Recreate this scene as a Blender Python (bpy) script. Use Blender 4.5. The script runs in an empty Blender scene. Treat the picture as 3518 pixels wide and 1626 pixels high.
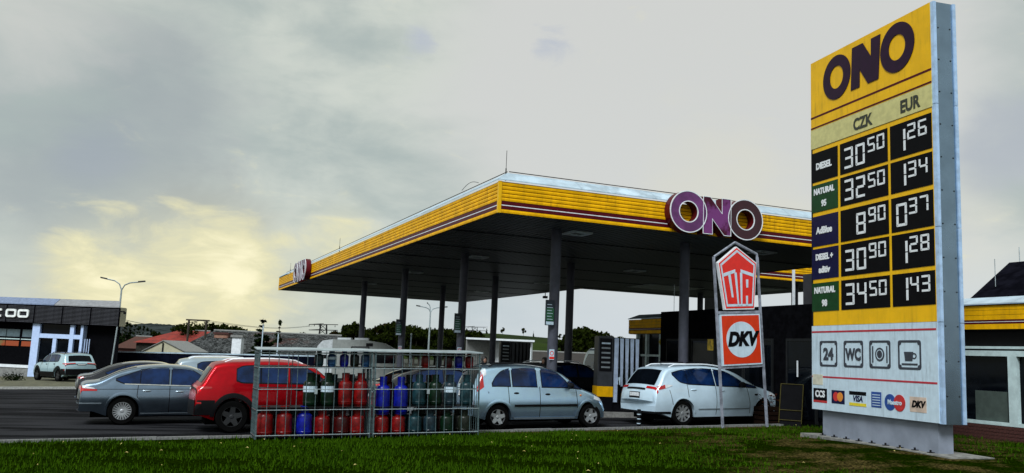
import bpy, bmesh, math, random
import numpy as np
from mathutils import Vector, Matrix

random.seed(7)
rng = np.random.default_rng(7)
sc = bpy.context.scene
COL = sc.collection
PI = math.pi

# ------------------------------------------------------------------ camera
CAM = Vector((0, 0, 2.0))
FPX, PITCH, ROLL = 2986.7, 0.1361, 0.0427          # focal length in photo pixels, tilt up, roll
cam = bpy.data.cameras.new('camera')
cam.sensor_width = 36.0
cam.lens = 36.0 * FPX / 3518.0
cam.clip_start = 0.1
cam.clip_end = 8000
cam_ob = bpy.data.objects.new('camera', cam)
COL.objects.link(cam_ob)
cam_ob.matrix_world = (Matrix.Translation(CAM) @ Matrix.Rotation(PI / 2 + PITCH, 4, 'X') @ Matrix.Rotation(ROLL, 4, 'Z'))
sc.camera = cam_ob

def ray(px, py):
    u2 = (px - 1759.0) / FPX; v2 = (813.0 - py) / FPX
    u = u2 * math.cos(ROLL) - v2 * math.sin(ROLL); v = u2 * math.sin(ROLL) + v2 * math.cos(ROLL)
    d = Vector((u, math.cos(PITCH) - v * math.sin(PITCH), math.sin(PITCH) + v * math.cos(PITCH)))
    return d / d.y

def at(px, py, depth):
    return CAM + ray(px, py) * depth

# ------------------------------------------------------------------ light
SUN_EL, SUN_AZ = math.radians(46), math.radians(202)     # soft light through cloud from behind the viewer
sun = bpy.data.lights.new('sun', 'SUN')
sun.energy = 2.0
sun.angle = math.radians(22)
sun.color = (0.90, 0.96, 1.0)
sun_ob = bpy.data.objects.new('sun', sun)
COL.objects.link(sun_ob)
sun_dir = Vector((math.sin(SUN_AZ) * math.cos(SUN_EL), math.cos(SUN_AZ) * math.cos(SUN_EL), math.sin(SUN_EL)))
sun_ob.rotation_euler = sun_dir.to_track_quat('Z', 'Y').to_euler()

sc.view_settings.view_transform = 'Standard'
sc.view_settings.look = 'None'
sc.view_settings.gamma = 1.0
sc.view_settings.exposure = 0.8
sc.view_settings.use_curve_mapping = False
sc.cycles.use_denoising = True
sc.cycles.max_bounces = 6
sc.cycles.diffuse_bounces = 3
sc.cycles.glossy_bounces = 3

class NT:
    def __init__(s, nt): s.nt = nt; nt.nodes.clear()
    def n(s, t, **k):
        x = s.nt.nodes.new(t)
        for a, b in k.items(): setattr(x, a, b)
        return x
    def put(s, inp, v):
        if isinstance(v, bpy.types.NodeSocket): s.nt.links.new(v, inp)
        elif v is not None: inp.default_value = v
    def math(s, op, a, b=None, c=None, clamp=False):
        x = s.n('ShaderNodeMath', operation=op, use_clamp=clamp)
        for i, v in enumerate((a, b, c)):
            if v is not None: s.put(x.inputs[i], v)
        return x.outputs[0]
    def vmath(s, op, a, b=None):
        x = s.n('ShaderNodeVectorMath', operation=op)
        s.put(x.inputs[0], a)
        if b is not None: s.put(x.inputs[1], b)
        return x.outputs['Value'] if op == 'DOT_PRODUCT' else x.outputs[0]
    def mix(s, f, a, b, mode='MIX'):
        x = s.n('ShaderNodeMix', data_type='RGBA', blend_type=mode)
        s.put(x.inputs[0], f); s.put(x.inputs[6], a); s.put(x.inputs[7], b)
        return x.outputs[2]
    def noise(s, vec, scale, detail=4, rough=.55, dist=0.0):
        x = s.n('ShaderNodeTexNoise')
        s.put(x.inputs['Vector'], vec); x.inputs['Scale'].default_value = scale
        x.inputs['Detail'].default_value = detail; x.inputs['Roughness'].default_value = rough
        x.inputs['Distortion'].default_value = dist
        return x.outputs[0]
    def ramp(s, f, a, b):
        x = s.n('ShaderNodeMapRange', interpolation_type='SMOOTHSTEP')
        s.put(x.inputs[0], f); x.inputs[1].default_value = a; x.inputs[2].default_value = b
        return x.outputs[0]

def c4(c): return (c[0], c[1], c[2], 1.0)

world = bpy.data.worlds.new('World'); sc.world = world; world.use_nodes = True
T = NT(world.node_tree)
sky = T.n('ShaderNodeTexSky', sky_type='NISHITA')
sky.sun_disc = False
sky.sun_elevation = SUN_EL
sky.sun_rotation = SUN_AZ
sky.air_density = 1.0; sky.dust_density = 1.0; sky.ozone_density = 1.5
tc = T.n('ShaderNodeTexCoord')
sep = T.n('ShaderNodeSeparateXYZ'); T.put(sep.inputs[0], tc.outputs['Generated'])
zc = T.math('MAXIMUM', sep.outputs[2], 0.0)
den = T.math('ADD', zc, 0.16)
comb = T.n('ShaderNodeCombineXYZ')
T.put(comb.inputs[0], T.math('DIVIDE', sep.outputs[0], den))
T.put(comb.inputs[1], T.math('DIVIDE', sep.outputs[1], den))
T.put(comb.inputs[2], 0.35)
flat = comb.outputs[0]
def blob(px, py, power):
    d = ray(px, py).normalized()
    dp = T.vmath('DOT_PRODUCT', tc.outputs['Generated'], tuple(d))
    return T.math('POWER', T.math('MAXIMUM', dp, 0.0), power)
def stretched(kx, kz):
    v = T.n('ShaderNodeMapping'); v.inputs['Scale'].default_value = (kx, kx, kz); T.put(v.inputs[0], tc.outputs['Generated'])
    return v.outputs[0]
n1 = T.noise(stretched(1.0, 2.2), 2.6, 7, .50, .25)      # broad banks
n2 = T.noise(stretched(1.0, 2.0), 7.0, 8, .56, .35)      # medium lumps
n3 = T.noise(stretched(1.0, 2.6), 12.0, 10, .60, .5)     # broken cloudlets
mixn = T.math('ADD', T.math('ADD', T.math('MULTIPLY', n1, .54), T.math('MULTIPLY', n2, .32)), T.math('MULTIPLY', n3, .14))
base = T.mix(T.ramp(mixn, .41, .59), c4((.405, .465, .44)), c4((.625, .66, .59)))
# heavier grey bank on the left
b_dark = T.math('ADD', T.math('MULTIPLY', blob(380, 560, 42), 1.0), T.math('MULTIPLY', T.math('SUBTRACT', n2, .5), 1.3))
base = T.mix(T.math('MULTIPLY', T.ramp(b_dark, .45, 1.05), .80), base, c4((.335, .375, .385)))
b_mid = T.math('ADD', blob(760, 860, 170), T.math('MULTIPLY', T.math('SUBTRACT', n2, .5), 1.5))
base = T.mix(T.math('MULTIPLY', T.ramp(b_mid, .40, 1.0), .65), base, c4((.36, .385, .365)))
b_blueL = T.math('ADD', blob(330, 520, 420), T.math('MULTIPLY', T.math('SUBTRACT', n2, .5), 1.2))
base = T.mix(T.math('MULTIPLY', T.ramp(b_blueL, .5, 1.1), .5), base, c4((.33, .37, .43)))
b_topL = T.math('ADD', blob(120, 180, 260), T.math('MULTIPLY', T.math('SUBTRACT', n2, .5), 1.4))
base = T.mix(T.math('MULTIPLY', T.ramp(b_topL, .4, 1.0), .7), base, c4((.60, .605, .57)))
# pale even cloud to the right
b_white = T.math('ADD', T.math('MULTIPLY', blob(2500, 420, 12), 1.30), T.math('MULTIPLY', T.math('SUBTRACT', n1, .5), .9))
base = T.mix(T.ramp(b_white, .50, .95), base, c4((.635, .642, .612)))
b_warmR = T.math('ADD', blob(2500, 760, 60), T.math('ADD', T.math('MULTIPLY', blob(3500, 980, 120), .8), T.math('MULTIPLY', T.math('SUBTRACT', n2, .5), 1.2)))
base = T.mix(T.math('MULTIPLY', T.ramp(b_warmR, .55, 1.1), .55), base, c4((.70, .68, .56)))
b_blue = T.math('ADD', T.math('ADD', blob(1440, 140, 2400), T.math('MULTIPLY', blob(1900, 150, 1300), .9)), T.math('MULTIPLY', T.math('SUBTRACT', n3, .5), 2.2))
base = T.mix(T.math('MULTIPLY', T.ramp(b_blue, .55, 1.15), .75), base, c4((.46, .50, .58)))
b_rgrey = T.math('ADD', blob(3490, 450, 420), T.math('MULTIPLY', T.math('SUBTRACT', n2, .5), 1.6))
base = T.mix(T.math('MULTIPLY', T.ramp(b_rgrey, .4, 1.0), .8), base, c4((.43, .46, .50)))
# low band near the horizon is clearer and bluer
lowb = T.math('SUBTRACT', 1.0, T.ramp(zc, .02, .17))
side = T.math('MULTIPLY', lowb, T.ramp(sep.outputs[0], -.24, .0))
base = T.mix(T.math('MULTIPLY', side, .7), base, c4((.57, .64, .72)))
# warm break in the cloud low on the left
g1 = T.math('ADD', T.math('MULTIPLY', blob(600, 1080, 150), 1.12), T.math('MULTIPLY', blob(840, 920, 900), .55))
g1 = T.math('ADD', g1, T.math('MULTIPLY', blob(1180, 830, 1100), .75))
g1 = T.math('ADD', g1, T.math('MULTIPLY', blob(270, 930, 1500), .55))
gn = T.math('ADD', T.math('SUBTRACT', g1, .06), T.math('MULTIPLY', T.math('SUBTRACT', n3, .5), 2.5))
base = T.mix(T.math('MULTIPLY', T.ramp(g1, .05, .9), .6), base, c4((.70, .68, .47)))
base = T.mix(T.math('MULTIPLY', T.ramp(gn, .22, 1.05), .85), base, c4((.82, .765, .46)))
base = T.mix(T.math('MULTIPLY', T.ramp(gn, .75, 1.5), .95), base, c4((1.0, .93, .62)))
up = T.math('ADD', 1.0, T.math('MULTIPLY', T.ramp(zc, .38, 1.0), .15))
base = T.mix(1.0, base, up, 'MULTIPLY')
clouds = T.mix(1.0, base, (5.9, 5.9, 5.9, 1), 'MULTIPLY')
behind = T.math('SUBTRACT', 1.0, T.ramp(sep.outputs[1], -.35, .35))       # away from the glow the cloud is thinner
fac = T.math('SUBTRACT', .95, T.math('MULTIPLY', behind, .10))
final = T.mix(fac, sky.outputs[0], clouds)
bg = T.n('ShaderNodeBackground'); T.put(bg.inputs[0], final); bg.inputs[1].default_value = 0.10
out = T.n('ShaderNodeOutputWorld'); T.put(out.inputs[0], bg.outputs[0])

# ------------------------------------------------------------------ materials
MATS = {}
def M(name, col, rough=.6, metal=0.0, var=.14, scale=6.0, bump=0.0, bscale=40.0, coat=0.0, spec=.5, emit=0.0, col2=None, thr=(.35, .65), streak=0.0):
    if name in MATS: return MATS[name]
    m = bpy.data.materials.new(name); m.use_nodes = True; MATS[name] = m
    t = NT(m.node_tree)
    tcn = t.n('ShaderNodeTexCoord')
    b = t.n('ShaderNodeBsdfPrincipled'); o = t.n('ShaderNodeOutputMaterial')
    t.put(o.inputs[0], b.outputs[0])
    n = t.noise(tcn.outputs['Object'], scale, 6, .6)
    lo = tuple(x * (1 - var) for x in col); hi = tuple(min(1, x * (1 + var)) for x in col)
    if col2: lo, hi = col, col2
    cc = t.mix(t.ramp(n, *thr), c4(lo), c4(hi))
    if streak:      # rain streaks and dirt
        mp = t.n('ShaderNodeMapping'); mp.inputs['Scale'].default_value = (5.0, 5.0, .45); t.put(mp.inputs[0], tcn.outputs['Object'])
        sn = t.noise(mp.outputs[0], 2.4, 7, .65); dn = t.noise(tcn.outputs['Object'], 1.3, 5, .6)
        cc = t.mix(t.math('MULTIPLY', t.math('MULTIPLY', t.ramp(sn, .46, .72), t.ramp(dn, .35, .65)), streak * 2.2, clamp=True), cc, c4(tuple(x * .35 + .01 for x in col)))
    t.put(b.inputs['Base Color'], cc)
    b.inputs['Metallic'].default_value = metal
    t.put(b.inputs['Roughness'], t.math('ADD', rough - .06, t.math('MULTIPLY', n, .12)))
    b.inputs['Specular IOR Level'].default_value = spec
    b.inputs['Coat Weight'].default_value = coat
    b.inputs['Coat Roughness'].default_value = .06
    if bump:
        bn = t.noise(tcn.outputs['Object'], bscale, 5, .6)
        bp = t.n('ShaderNodeBump'); bp.inputs['Strength'].default_value = bump; bp.inputs['Distance'].default_value = .02
        t.put(bp.inputs['Height'], bn); t.put(b.inputs['Normal'], bp.outputs[0])
    if emit:
        t.put(b.inputs['Emission Color'], cc); b.inputs['Emission Strength'].default_value = emit
    return m

YEL = M('yellow_panel', (.80, .41, .004), .42, var=.14, scale=2.2, spec=.06, streak=.30)
YELD = M('yellow_sign', (.80, .44, .004), .35, var=.06, scale=2, spec=.2, streak=.22)
MAROON = M('maroon_stripe', (.075, .003, .008), .4, spec=.15)
PURPLE = M('faded_purple_face', (.05, .003, .014), .35, spec=.2, col2=(.17, .04, .17), scale=1.1, thr=(.44, .56))
PURPLE2 = M('pale_purple_face', (.13, .028, .135), .4, var=.3, scale=2)
RETURN = M('letter_return', (.085, .004, .008), .4, spec=.15)
WHITE = M('white_trim', (.74, .77, .80), .4, var=.08)
FLASH = M('roof_flashing', (.46, .58, .68), .34, metal=.25, var=.16, scale=1.6, bump=.2, bscale=6)
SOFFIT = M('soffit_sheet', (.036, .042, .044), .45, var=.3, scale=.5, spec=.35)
COLUMN = M('column_paint', (.062, .064, .082), .5, var=.15, scale=3, spec=.2)
BLACK = M('black_plastic', (.004, .004, .005), .45, spec=.15)
RUBBER = M('rubber', (.004, .004, .004), .9, spec=.02)
DARK = M('dark_cladding', (.007, .007, .008), .5, spec=.15)
STEEL = M('galvanised_steel', (.42, .48, .50), .42, metal=.7, var=.2, scale=12)
ALU = M('aluminium_side', (.24, .32, .40), .26, metal=1.0, var=.1, scale=1.5)
GLASS = M('dark_glass', (.002, .003, .005), .05, spec=.12, var=.3, scale=2)
GLASSB = M('blue_car_glass', (.003, .014, .055), .04, spec=.38, var=.6, scale=1.8)  # strong noise in the blue paints uneven reflections into the panes
CHROME = M('chrome', (.7, .72, .74), .15, metal=1.0)
REDL = M('red_lamp', (.42, .008, .010), .15, coat=.6)
CLEARL = M('clear_lamp', (.62, .64, .66), .12, coat=.8)
AMBER = M('amber_lamp', (.55, .14, .01), .2)
SIGNRED = M('sign_red', (.70, .018, .010), .35, var=.06)
SIGNORANGE = M('sign_orange_red', (.62, .036, .006), .35, var=.06)
SIGNWHITE = M('sign_white', (.53, .65, .74), .4, var=.05, spec=.25, streak=.25)
SIGNBLACK = M('sign_black', (.004, .004, .005), .5, spec=.05)
DIGIT = M('digit_white', (.72, .74, .76), .4, var=.06)
GREENP = M('label_green', (.006, .045, .012), .35, spec=.15)
NAVYP = M('label_navy', (.004, .005, .040), .35, spec=.15)
BEIGE = M('beige_panel', (.55, .50, .20), .4, var=.1)
PLINTH = M('plinth_grey', (.22, .245, .30), .55, var=.12, scale=2, bump=.1)
CONC = M('concrete', (.17, .165, .155), .85, var=.25, scale=9, bump=.3)
KERB = M('kerb_concrete', (.16, .16, .155), .85, var=.25, scale=14, bump=.3)
BRICK = M('brick_red', (.055, .014, .010), .85, var=.3, scale=18)
BARK = M('bark', (.035, .026, .018), .9, var=.3, scale=6, bump=.4)
BROWNROOF = M('brown_roof', (.022, .016, .013), .85, var=.35, scale=3, bump=.3)
REDROOF = M('red_roof_tile', (.20, .014, .006), .8, var=.3, scale=1.3, bump=.3)
CREAM = M('cream_render', (.46, .43, .30), .8, var=.12, scale=1.2)
DARKWALL = M('dark_wall', (.004, .005, .012), .8, var=.3, scale=2, spec=.0)
GREYWALL = M('grey_render', (.20, .20, .19), .8, var=.15)

def leafmat(name, a, b):
    m = bpy.data.materials.new(name); m.use_nodes = True
    t = NT(m.node_tree); tcn = t.n('ShaderNodeTexCoord')
    bs = t.n('ShaderNodeBsdfPrincipled'); o = t.n('ShaderNodeOutputMaterial'); t.put(o.inputs[0], bs.outputs[0])
    geo = t.n('ShaderNodeNewGeometry')
    f = t.math('ADD', t.math('MULTIPLY', geo.outputs['Random Per Island'], .5), t.math('MULTIPLY', t.noise(tcn.outputs['Object'], .9, 3), .6))
    t.put(bs.inputs['Base Color'], t.mix(f, c4(a), c4(b)))
    bs.inputs['Roughness'].default_value = .9; bs.inputs['Specular IOR Level'].default_value = .0
    return m
LEAF = leafmat('leaf_dark', (.003, .007, .001), (.020, .027, .004))
LEAFB = leafmat('leaf_autumn', (.006, .008, .002), (.035, .024, .006))
NEEDLE = leafmat('needle', (.003, .007, .002), (.011, .018, .005))
GRASSM = leafmat('grass_blade', (.003, .017, .001), (.044, .098, .003))
DEADLEAF = leafmat('dead_leaf', (.24, .19, .04), (.50, .42, .16))

# ------------------------------------------------------------------ mesh helpers
class MB:
    def __init__(s): s.v = []; s.f = []
    def add(s, vs, fs):
        o = len(s.v); s.v += [tuple(x) for x in vs]; s.f += [tuple(i + o for i in q) for q in fs]; return s
    def box(s, x0, x1, y0, y1, z0, z1):
        return s.add([(x0,y0,z0),(x1,y0,z0),(x1,y1,z0),(x0,y1,z0),(x0,y0,z1),(x1,y0,z1),(x1,y1,z1),(x0,y1,z1)],
                     [(0,3,2,1),(4,5,6,7),(0,1,5,4),(1,2,6,5),(2,3,7,6),(3,0,4,7)])
    def hexa(s, p): # 8 points bottom 4 then top 4
        return s.add(p, [(0,3,2,1),(4,5,6,7),(0,1,5,4),(1,2,6,5),(2,3,7,6),(3,0,4,7)])
    def tube(s, p, q, r, n=8, r2=None):
        p = Vector(p); q = Vector(q); d = (q - p)
        if d.length < 1e-6: return s
        d.normalize(); a = d.orthogonal().normalized(); b = d.cross(a); r2 = r if r2 is None else r2
        vs = [p + (a * math.cos(2*PI*i/n) + b * math.sin(2*PI*i/n)) * r for i in range(n)] + \
             [q + (a * math.cos(2*PI*i/n) + b * math.sin(2*PI*i/n)) * r2 for i in range(n)]
        return s.add(vs, [(i, (i+1)%n, n+(i+1)%n, n+i) for i in range(n)] + [tuple(range(n))[::-1], tuple(range(n, 2*n))])
    def path(s, pts, r, n=6):
        for a, b in zip(pts[:-1], pts[1:]): s.tube(a, b, r, n)
        return s
    def lathe(s, prof, n=16, axis='z', c=(0,0,0), cap=True):
        vs = []
        for r, h in prof:
            for i in range(n):
                t = 2*PI*i/n; a, b = r*math.cos(t), r*math.sin(t)
                vs.append((c[0]+a, c[1]+b, c[2]+h) if axis == 'z' else (c[0]+a, c[1]+h, c[2]+b))
        fs = []
        for k in range(len(prof)-1):
            for i in range(n):
                j = (i+1) % n; q = (k*n+i, k*n+j, (k+1)*n+j, (k+1)*n+i)
                fs.append(q if axis == 'z' else q[::-1])
        if cap and prof[0][0] > 1e-5: fs.append(tuple(range(n))[::-1] if axis == 'z' else tuple(range(n)))
        m = (len(prof)-1)*n
        if cap and prof[-1][0] > 1e-5: fs.append(tuple(range(m, m+n)) if axis == 'z' else tuple(range(m, m+n))[::-1])
        return s.add(vs, fs)
    def prism(s, poly, y0, y1):   # polygon in xz, extruded along y
        n = len(poly)
        return s.add([(x, y0, z) for x, z in poly] + [(x, y1, z) for x, z in poly],
                     [tuple(range(n)), tuple(range(n, 2*n))[::-1]] + [(i, n+i, n+(i+1)%n, (i+1)%n) for i in range(n)])
    def ring(s, cx, cz, ax, az, bx, bz, y0, y1, n=40):   # elliptical ring in xz
        vs = []
        for y in (y0, y1):
            for (rx, rz) in ((ax, az), (bx, bz)):
                vs += [(cx + rx*math.cos(2*PI*i/n), y, cz + rz*math.sin(2*PI*i/n)) for i in range(n)]
        fs = []
        for i in range(n):
            j = (i+1) % n
            fs += [(i, j, n+j, n+i), (2*n+i, 3*n+i, 3*n+j, 2*n+j), (i, 2*n+i, 2*n+j, j), (n+i, n+j, 3*n+j, 3*n+i)]
        return s.add(vs, fs)
    def disc(s, cx, cz, rx, rz, y0, y1, n=32):
        return s.prism([(cx + rx*math.cos(2*PI*i/n), cz + rz*math.sin(2*PI*i/n)) for i in range(n)], y0, y1)
    def mesh(s, name):
        me = bpy.data.meshes.new(name); me.from_pydata(s.v, [], s.f)
        bm = bmesh.new(); bm.from_mesh(me); bmesh.ops.recalc_face_normals(bm, faces=bm.faces); bm.to_mesh(me); bm.free()
        return me
    def build(s, name, mat, parent=None, smooth=False, loc=None):
        me = s.mesh(name)
        return ob(name, me, mat, parent, smooth, loc)

def ob(name, me, mat, parent=None, smooth=False, loc=None):
    if mat is not None and not me.materials: me.materials.append(mat)
    if smooth:
        me.shade_smooth(); me.set_sharp_from_angle(angle=math.radians(38))
    o = bpy.data.objects.new(name, me); COL.objects.link(o)
    if parent: o.parent = parent
    if loc is not None: o.location = loc
    return o
def tag(o, label, cat, group=None, kind=None):
    o['label'] = label
    if cat: o['category'] = cat
    if group: o['group'] = group
    if kind: o['kind'] = kind
    return o
def thing(name, label, cat, loc=(0,0,0), rz=0, group=None):
    o = bpy.data.objects.new(name, None); COL.objects.link(o)
    o.empty_display_size = .2
    o.location = loc; o.rotation_euler = (0, 0, rz)
    return tag(o, label, cat, group)
def struct(o): o['kind'] = 'structure'; return o
def copy_tree(o, parent=None):
    c = o.copy(); COL.objects.link(c); c.parent = parent
    for ch in list(o.children): copy_tree(ch, c)
    return c
def text_mesh(txt, size, bold=0.0, ext=.004, shear=0.0, sx=1.0, align='CENTER'):
    cu = bpy.data.curves.new('lettering', 'FONT'); cu.body = txt; cu.size = size; cu.offset = bold
    cu.extrude = ext; cu.shear = shear; cu.align_x = align; cu.align_y = 'CENTER'; cu.resolution_u = 3
    o = bpy.data.objects.new('lettering', cu); COL.objects.link(o)
    dg = bpy.context.evaluated_depsgraph_get(); dg.update()
    me = bpy.data.meshes.new_from_object(o.evaluated_get(dg))
    bpy.data.objects.remove(o); bpy.data.curves.remove(cu)
    for v in me.vertices:   # upright in xz facing -y
        x, y, z = v.co; v.co = (x * sx, -z, y)
    me.materials.clear()
    return me

# ------------------------------------------------------------------ site frame
ANG = 0.3974
AX = Vector((-math.sin(ANG), math.cos(ANG), 0)); BX = Vector((math.cos(ANG), math.sin(ANG), 0))
F0 = Vector((-.382, 22.93, 0))
def G(u, w, z=0.0): return F0 + AX * u + BX * w + Vector((0, 0, z))
def plane_z(x, y):
    k = 1.0 if y < 75 else max(0.0, 1 - (y - 75) / 60)
    xx = max(-40, min(40, x))
    return .16 + .0276 * xx * k
def uw(x, y):
    d = Vector((x, y, 0)) - F0; return d.dot(AX), d.dot(BX)
def ground_z(x, y):
    return plane_z(x, y)
KU = -1.6                                             # kerb line
def lawn_z(x, y):
    u, w = uw(x, y)
    e = min(1, max(0, (KU - u) / 2.0))
    return plane_z(x, y) + .02 + .03 * e + .085 * math.exp(-((x - 7.6)**2 + (y - 18)**2) / 8) + .012 * math.sin(x*1.7 + y*.9) * e
GN = Vector((-.0276, 0, 1)).normalized()
def gfit(x, y): return Vector((x, y, ground_z(x, y)))

# ------------------------------------------------------------------ ground, asphalt, lawn
def sheet(name, xs, ys, zf, mat):
    m = MB(); nx, ny = len(xs), len(ys)
    m.v = [(x, y, zf(x, y)) for y in ys for x in xs]
    m.f = [(j*nx+i, j*nx+i+1, (j+1)*nx+i+1, (j+1)*nx+i) for j in range(ny-1) for i in range(nx-1)]
    me = bpy.data.meshes.new(name); me.from_pydata(m.v, [], m.f)
    return struct(ob(name, me, mat, smooth=True))
GROUNDM = M('field_ground', (.010, .014, .005), .95, var=.4, scale=.25)
def noninf(a, b, n, s): return list(np.linspace(a, b, n))
xs = sorted(set([-4000, -1500, -600, -250, -120, -70] + list(range(-44, 45, 4)) + [70, 120, 250, 600, 1500, 4000]))
ys = sorted(set([-300, -100, -40, -10, 0] + list(range(4, 140, 6)) + [160, 200, 300, 600, 1500, 4000, 7000]))
sheet('ground', xs, ys, lambda x, y: plane_z(x, y) - .03, GROUNDM)

ASPH = bpy.data.materials.new('asphalt'); ASPH.use_nodes = True
t = NT(ASPH.node_tree); tcn = t.n('ShaderNodeTexCoord'); b = t.n('ShaderNodeBsdfPrincipled'); o_ = t.n('ShaderNodeOutputMaterial'); t.put(o_.inputs[0], b.outputs[0])
mp = t.n('ShaderNodeMapping'); mp.inputs['Rotation'].default_value = (0, 0, -ANG); mp.inputs['Scale'].default_value = (.12, 1.0, 1); t.put(mp.inputs[0], tcn.outputs['Object'])
stre = t.noise(mp.outputs[0], 1.6, 5, .6); fine = t.noise(tcn.outputs['Object'], 55, 3, .7); big = t.noise(tcn.outputs['Object'], .35, 4)
cc = t.mix(t.ramp(stre, .43, .56), c4((.002, .002, .003)), c4((.024, .024, .027)))
cc = t.mix(t.math('MULTIPLY', t.ramp(fine, .5, .72), .6), cc, c4((.050, .050, .053)))
cc = t.mix(t.math('MULTIPLY', t.ramp(big, .45, .7), .35), cc, c4((.008, .008, .009)))
t.put(b.inputs['Base Color'], cc); b.inputs['Roughness'].default_value = .9; b.inputs['Specular IOR Level'].default_value = .03
bp = t.n('ShaderNodeBump'); bp.inputs['Strength'].default_value = .5; bp.inputs['Distance'].default_value = .01; t.put(bp.inputs['Height'], fine); t.put(b.inputs['Normal'], bp.outputs[0])

def quad_sheet(name, us, ws, zf, mat):
    vs = []; nx = len(ws)
    for u in us:
        for w in ws:
            p = G(u, w); vs.append((p.x, p.y, zf(p.x, p.y)))
    fs = [(j*nx+i, j*nx+i+1, (j+1)*nx+i+1, (j+1)*nx+i) for j in range(len(us)-1) for i in range(nx-1)]
    me = bpy.data.meshes.new(name); me.from_pydata(vs, [], fs); return struct(ob(name, me, mat, smooth=True))
yard = quad_sheet('asphalt_yard', list(np.linspace(KU + .02, 45, 24)), list(np.linspace(-45, 12, 30)), lambda x, y: plane_z(x, y) - .012, ASPH)
LAWNM = bpy.data.materials.new('lawn_soil'); LAWNM.use_nodes = True
t = NT(LAWNM.node_tree); tcn = t.n('ShaderNodeTexCoord'); b = t.n('ShaderNodeBsdfPrincipled'); o_ = t.n('ShaderNodeOutputMaterial'); t.put(o_.inputs[0], b.outputs[0])
na = t.noise(tcn.outputs['Object'], 1.3, 6, .6); nb = t.noise(tcn.outputs['Object'], 22, 4, .7)
sx = t.n('ShaderNodeSeparateXYZ'); t.put(sx.inputs[0], tcn.outputs['Object'])
cc = t.mix(t.ramp(nb, .35, .68), c4((.001, .003, .000)), c4((.012, .026, .000)))
dry = t.math('MULTIPLY', t.ramp(na, .42, .60), t.ramp(sx.outputs[0], 2.6, 5.2))
dd = t.vmath('DOT_PRODUCT', tcn.outputs['Object'], tuple(AX)); uoff = t.math('SUBTRACT', dd, F0.dot(AX))
strip = t.math('MULTIPLY', t.ramp(t.math('ADD', uoff, t.math('MULTIPLY', na, .9)), -1.95, -1.55), t.ramp(sx.outputs[0], -1.6, -.2))
dry = t.math('MAXIMUM', dry, strip)
cc = t.mix(dry, cc, t.mix(t.ramp(nb, .4, .65), c4((.008, .006, .003)), c4((.125, .095, .030))))
t.put(b.inputs['Base Color'], cc); b.inputs['Roughness'].default_value = .95; b.inputs['Specular IOR Level'].default_value = .0
bp = t.n('ShaderNodeBump'); bp.inputs['Strength'].default_value = .9; bp.inputs['Distance'].default_value = .04; t.put(bp.inputs['Height'], nb); t.put(b.inputs['Normal'], bp.outputs[0])
lawn = quad_sheet('lawn', list(np.linspace(-26, KU - .13, 60)), list(np.linspace(-22, 26, 80)), lawn_z, LAWNM)

# grass blades, thinner over the bare patch by the price sign
def make_grass():
    N = 150000
    u = KU - .14 - rng.random(N)**1.15 * 9.5; w = -15 + rng.random(N) * 30
    P = np.array(F0)[None, :2] + u[:, None] * np.array(AX)[None, :2] + w[:, None] * np.array(BX)[None, :2]
    bare = 1.25 * np.exp(-(((P[:, 0] - 7.0) / 3.6)**2 + ((P[:, 1] - 16.6) / 4.6)**2)) * (P[:, 0] > 2.2)
    patch = np.sin(P[:, 0] * 2.1 + 1.3 * np.sin(P[:, 1] * 1.7)) * np.sin(P[:, 1] * 2.6 + P[:, 0])
    patch2 = np.sin(P[:, 0] * .9 + 2.2 * np.sin(P[:, 1] * .8 + 1)) + .8 * np.sin(P[:, 1] * 3.1 + 1.5 * np.sin(P[:, 0] * .7))
    edge = (P[:, 0] > -1.2) * np.clip((u + 2.25 + .25 * np.sin(P[:, 0] * 3.3)) / .3, 0, 1)
    keep = (rng.random(N) > .92 * edge) & (rng.random(N) > bare * 1.15 - .1) & (rng.random(N) > .5 * (patch < -.3)) & (rng.random(N) > .9 * np.clip(patch2 + .1, 0, 1)) & (P[:, 1] > 11.5)
    P = P[keep]; n = len(P)
    z = np.array([lawn_z(*p) for p in P])
    h = .025 + rng.random(n)**2 * .075; a = rng.random(n) * 2 * PI; wd = .008 + rng.random(n) * .008
    dx, dy = np.cos(a) * wd, np.sin(a) * wd
    lx, ly = (rng.random(n) - .5) * .05, (rng.random(n) - .5) * .05
    V = np.zeros((n, 3, 3))
    V[:, 0] = np.stack([P[:, 0] - dx, P[:, 1] - dy, z - .004], 1)
    V[:, 1] = np.stack([P[:, 0] + dx, P[:, 1] + dy, z - .004], 1)
    V[:, 2] = np.stack([P[:, 0] + lx, P[:, 1] + ly, z + h], 1)
    me = bpy.data.meshes.new('grass'); me.vertices.add(3 * n); me.vertices.foreach_set('co', V.ravel())
    me.loops.add(3 * n); me.loops.foreach_set('vertex_index', np.arange(3 * n, dtype=np.int32))
    me.polygons.add(n); me.polygons.foreach_set('loop_start', np.arange(0, 3 * n, 3, dtype=np.int32))
    me.update(); me.validate()
    o = ob('grass', me, GRASSM); tag(o, 'short mown green grass covering the verge', 'grass', kind='stuff')
make_grass()
m = MB()
for i in range(70):
    u = KU - .5 - random.random() * 7.5; w = random.uniform(-11, 9); p = G(u, w); z = lawn_z(p.x, p.y) + .055
    s = random.uniform(.015, .04); a = random.random() * 6.28; c_, s_ = math.cos(a) * s, math.sin(a) * s
    m.add([(p.x - c_, p.y - s_, z), (p.x + s_*.5, p.y - c_*.5, z + .012), (p.x + c_, p.y + s_, z), (p.x - s_*.5, p.y + c_*.5, z + .02)], [(0, 1, 2, 3)])
tag(m.build('fallen_leaves', DEADLEAF), 'yellow fallen leaves scattered over the grass', 'leaves', kind='stuff')

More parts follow.
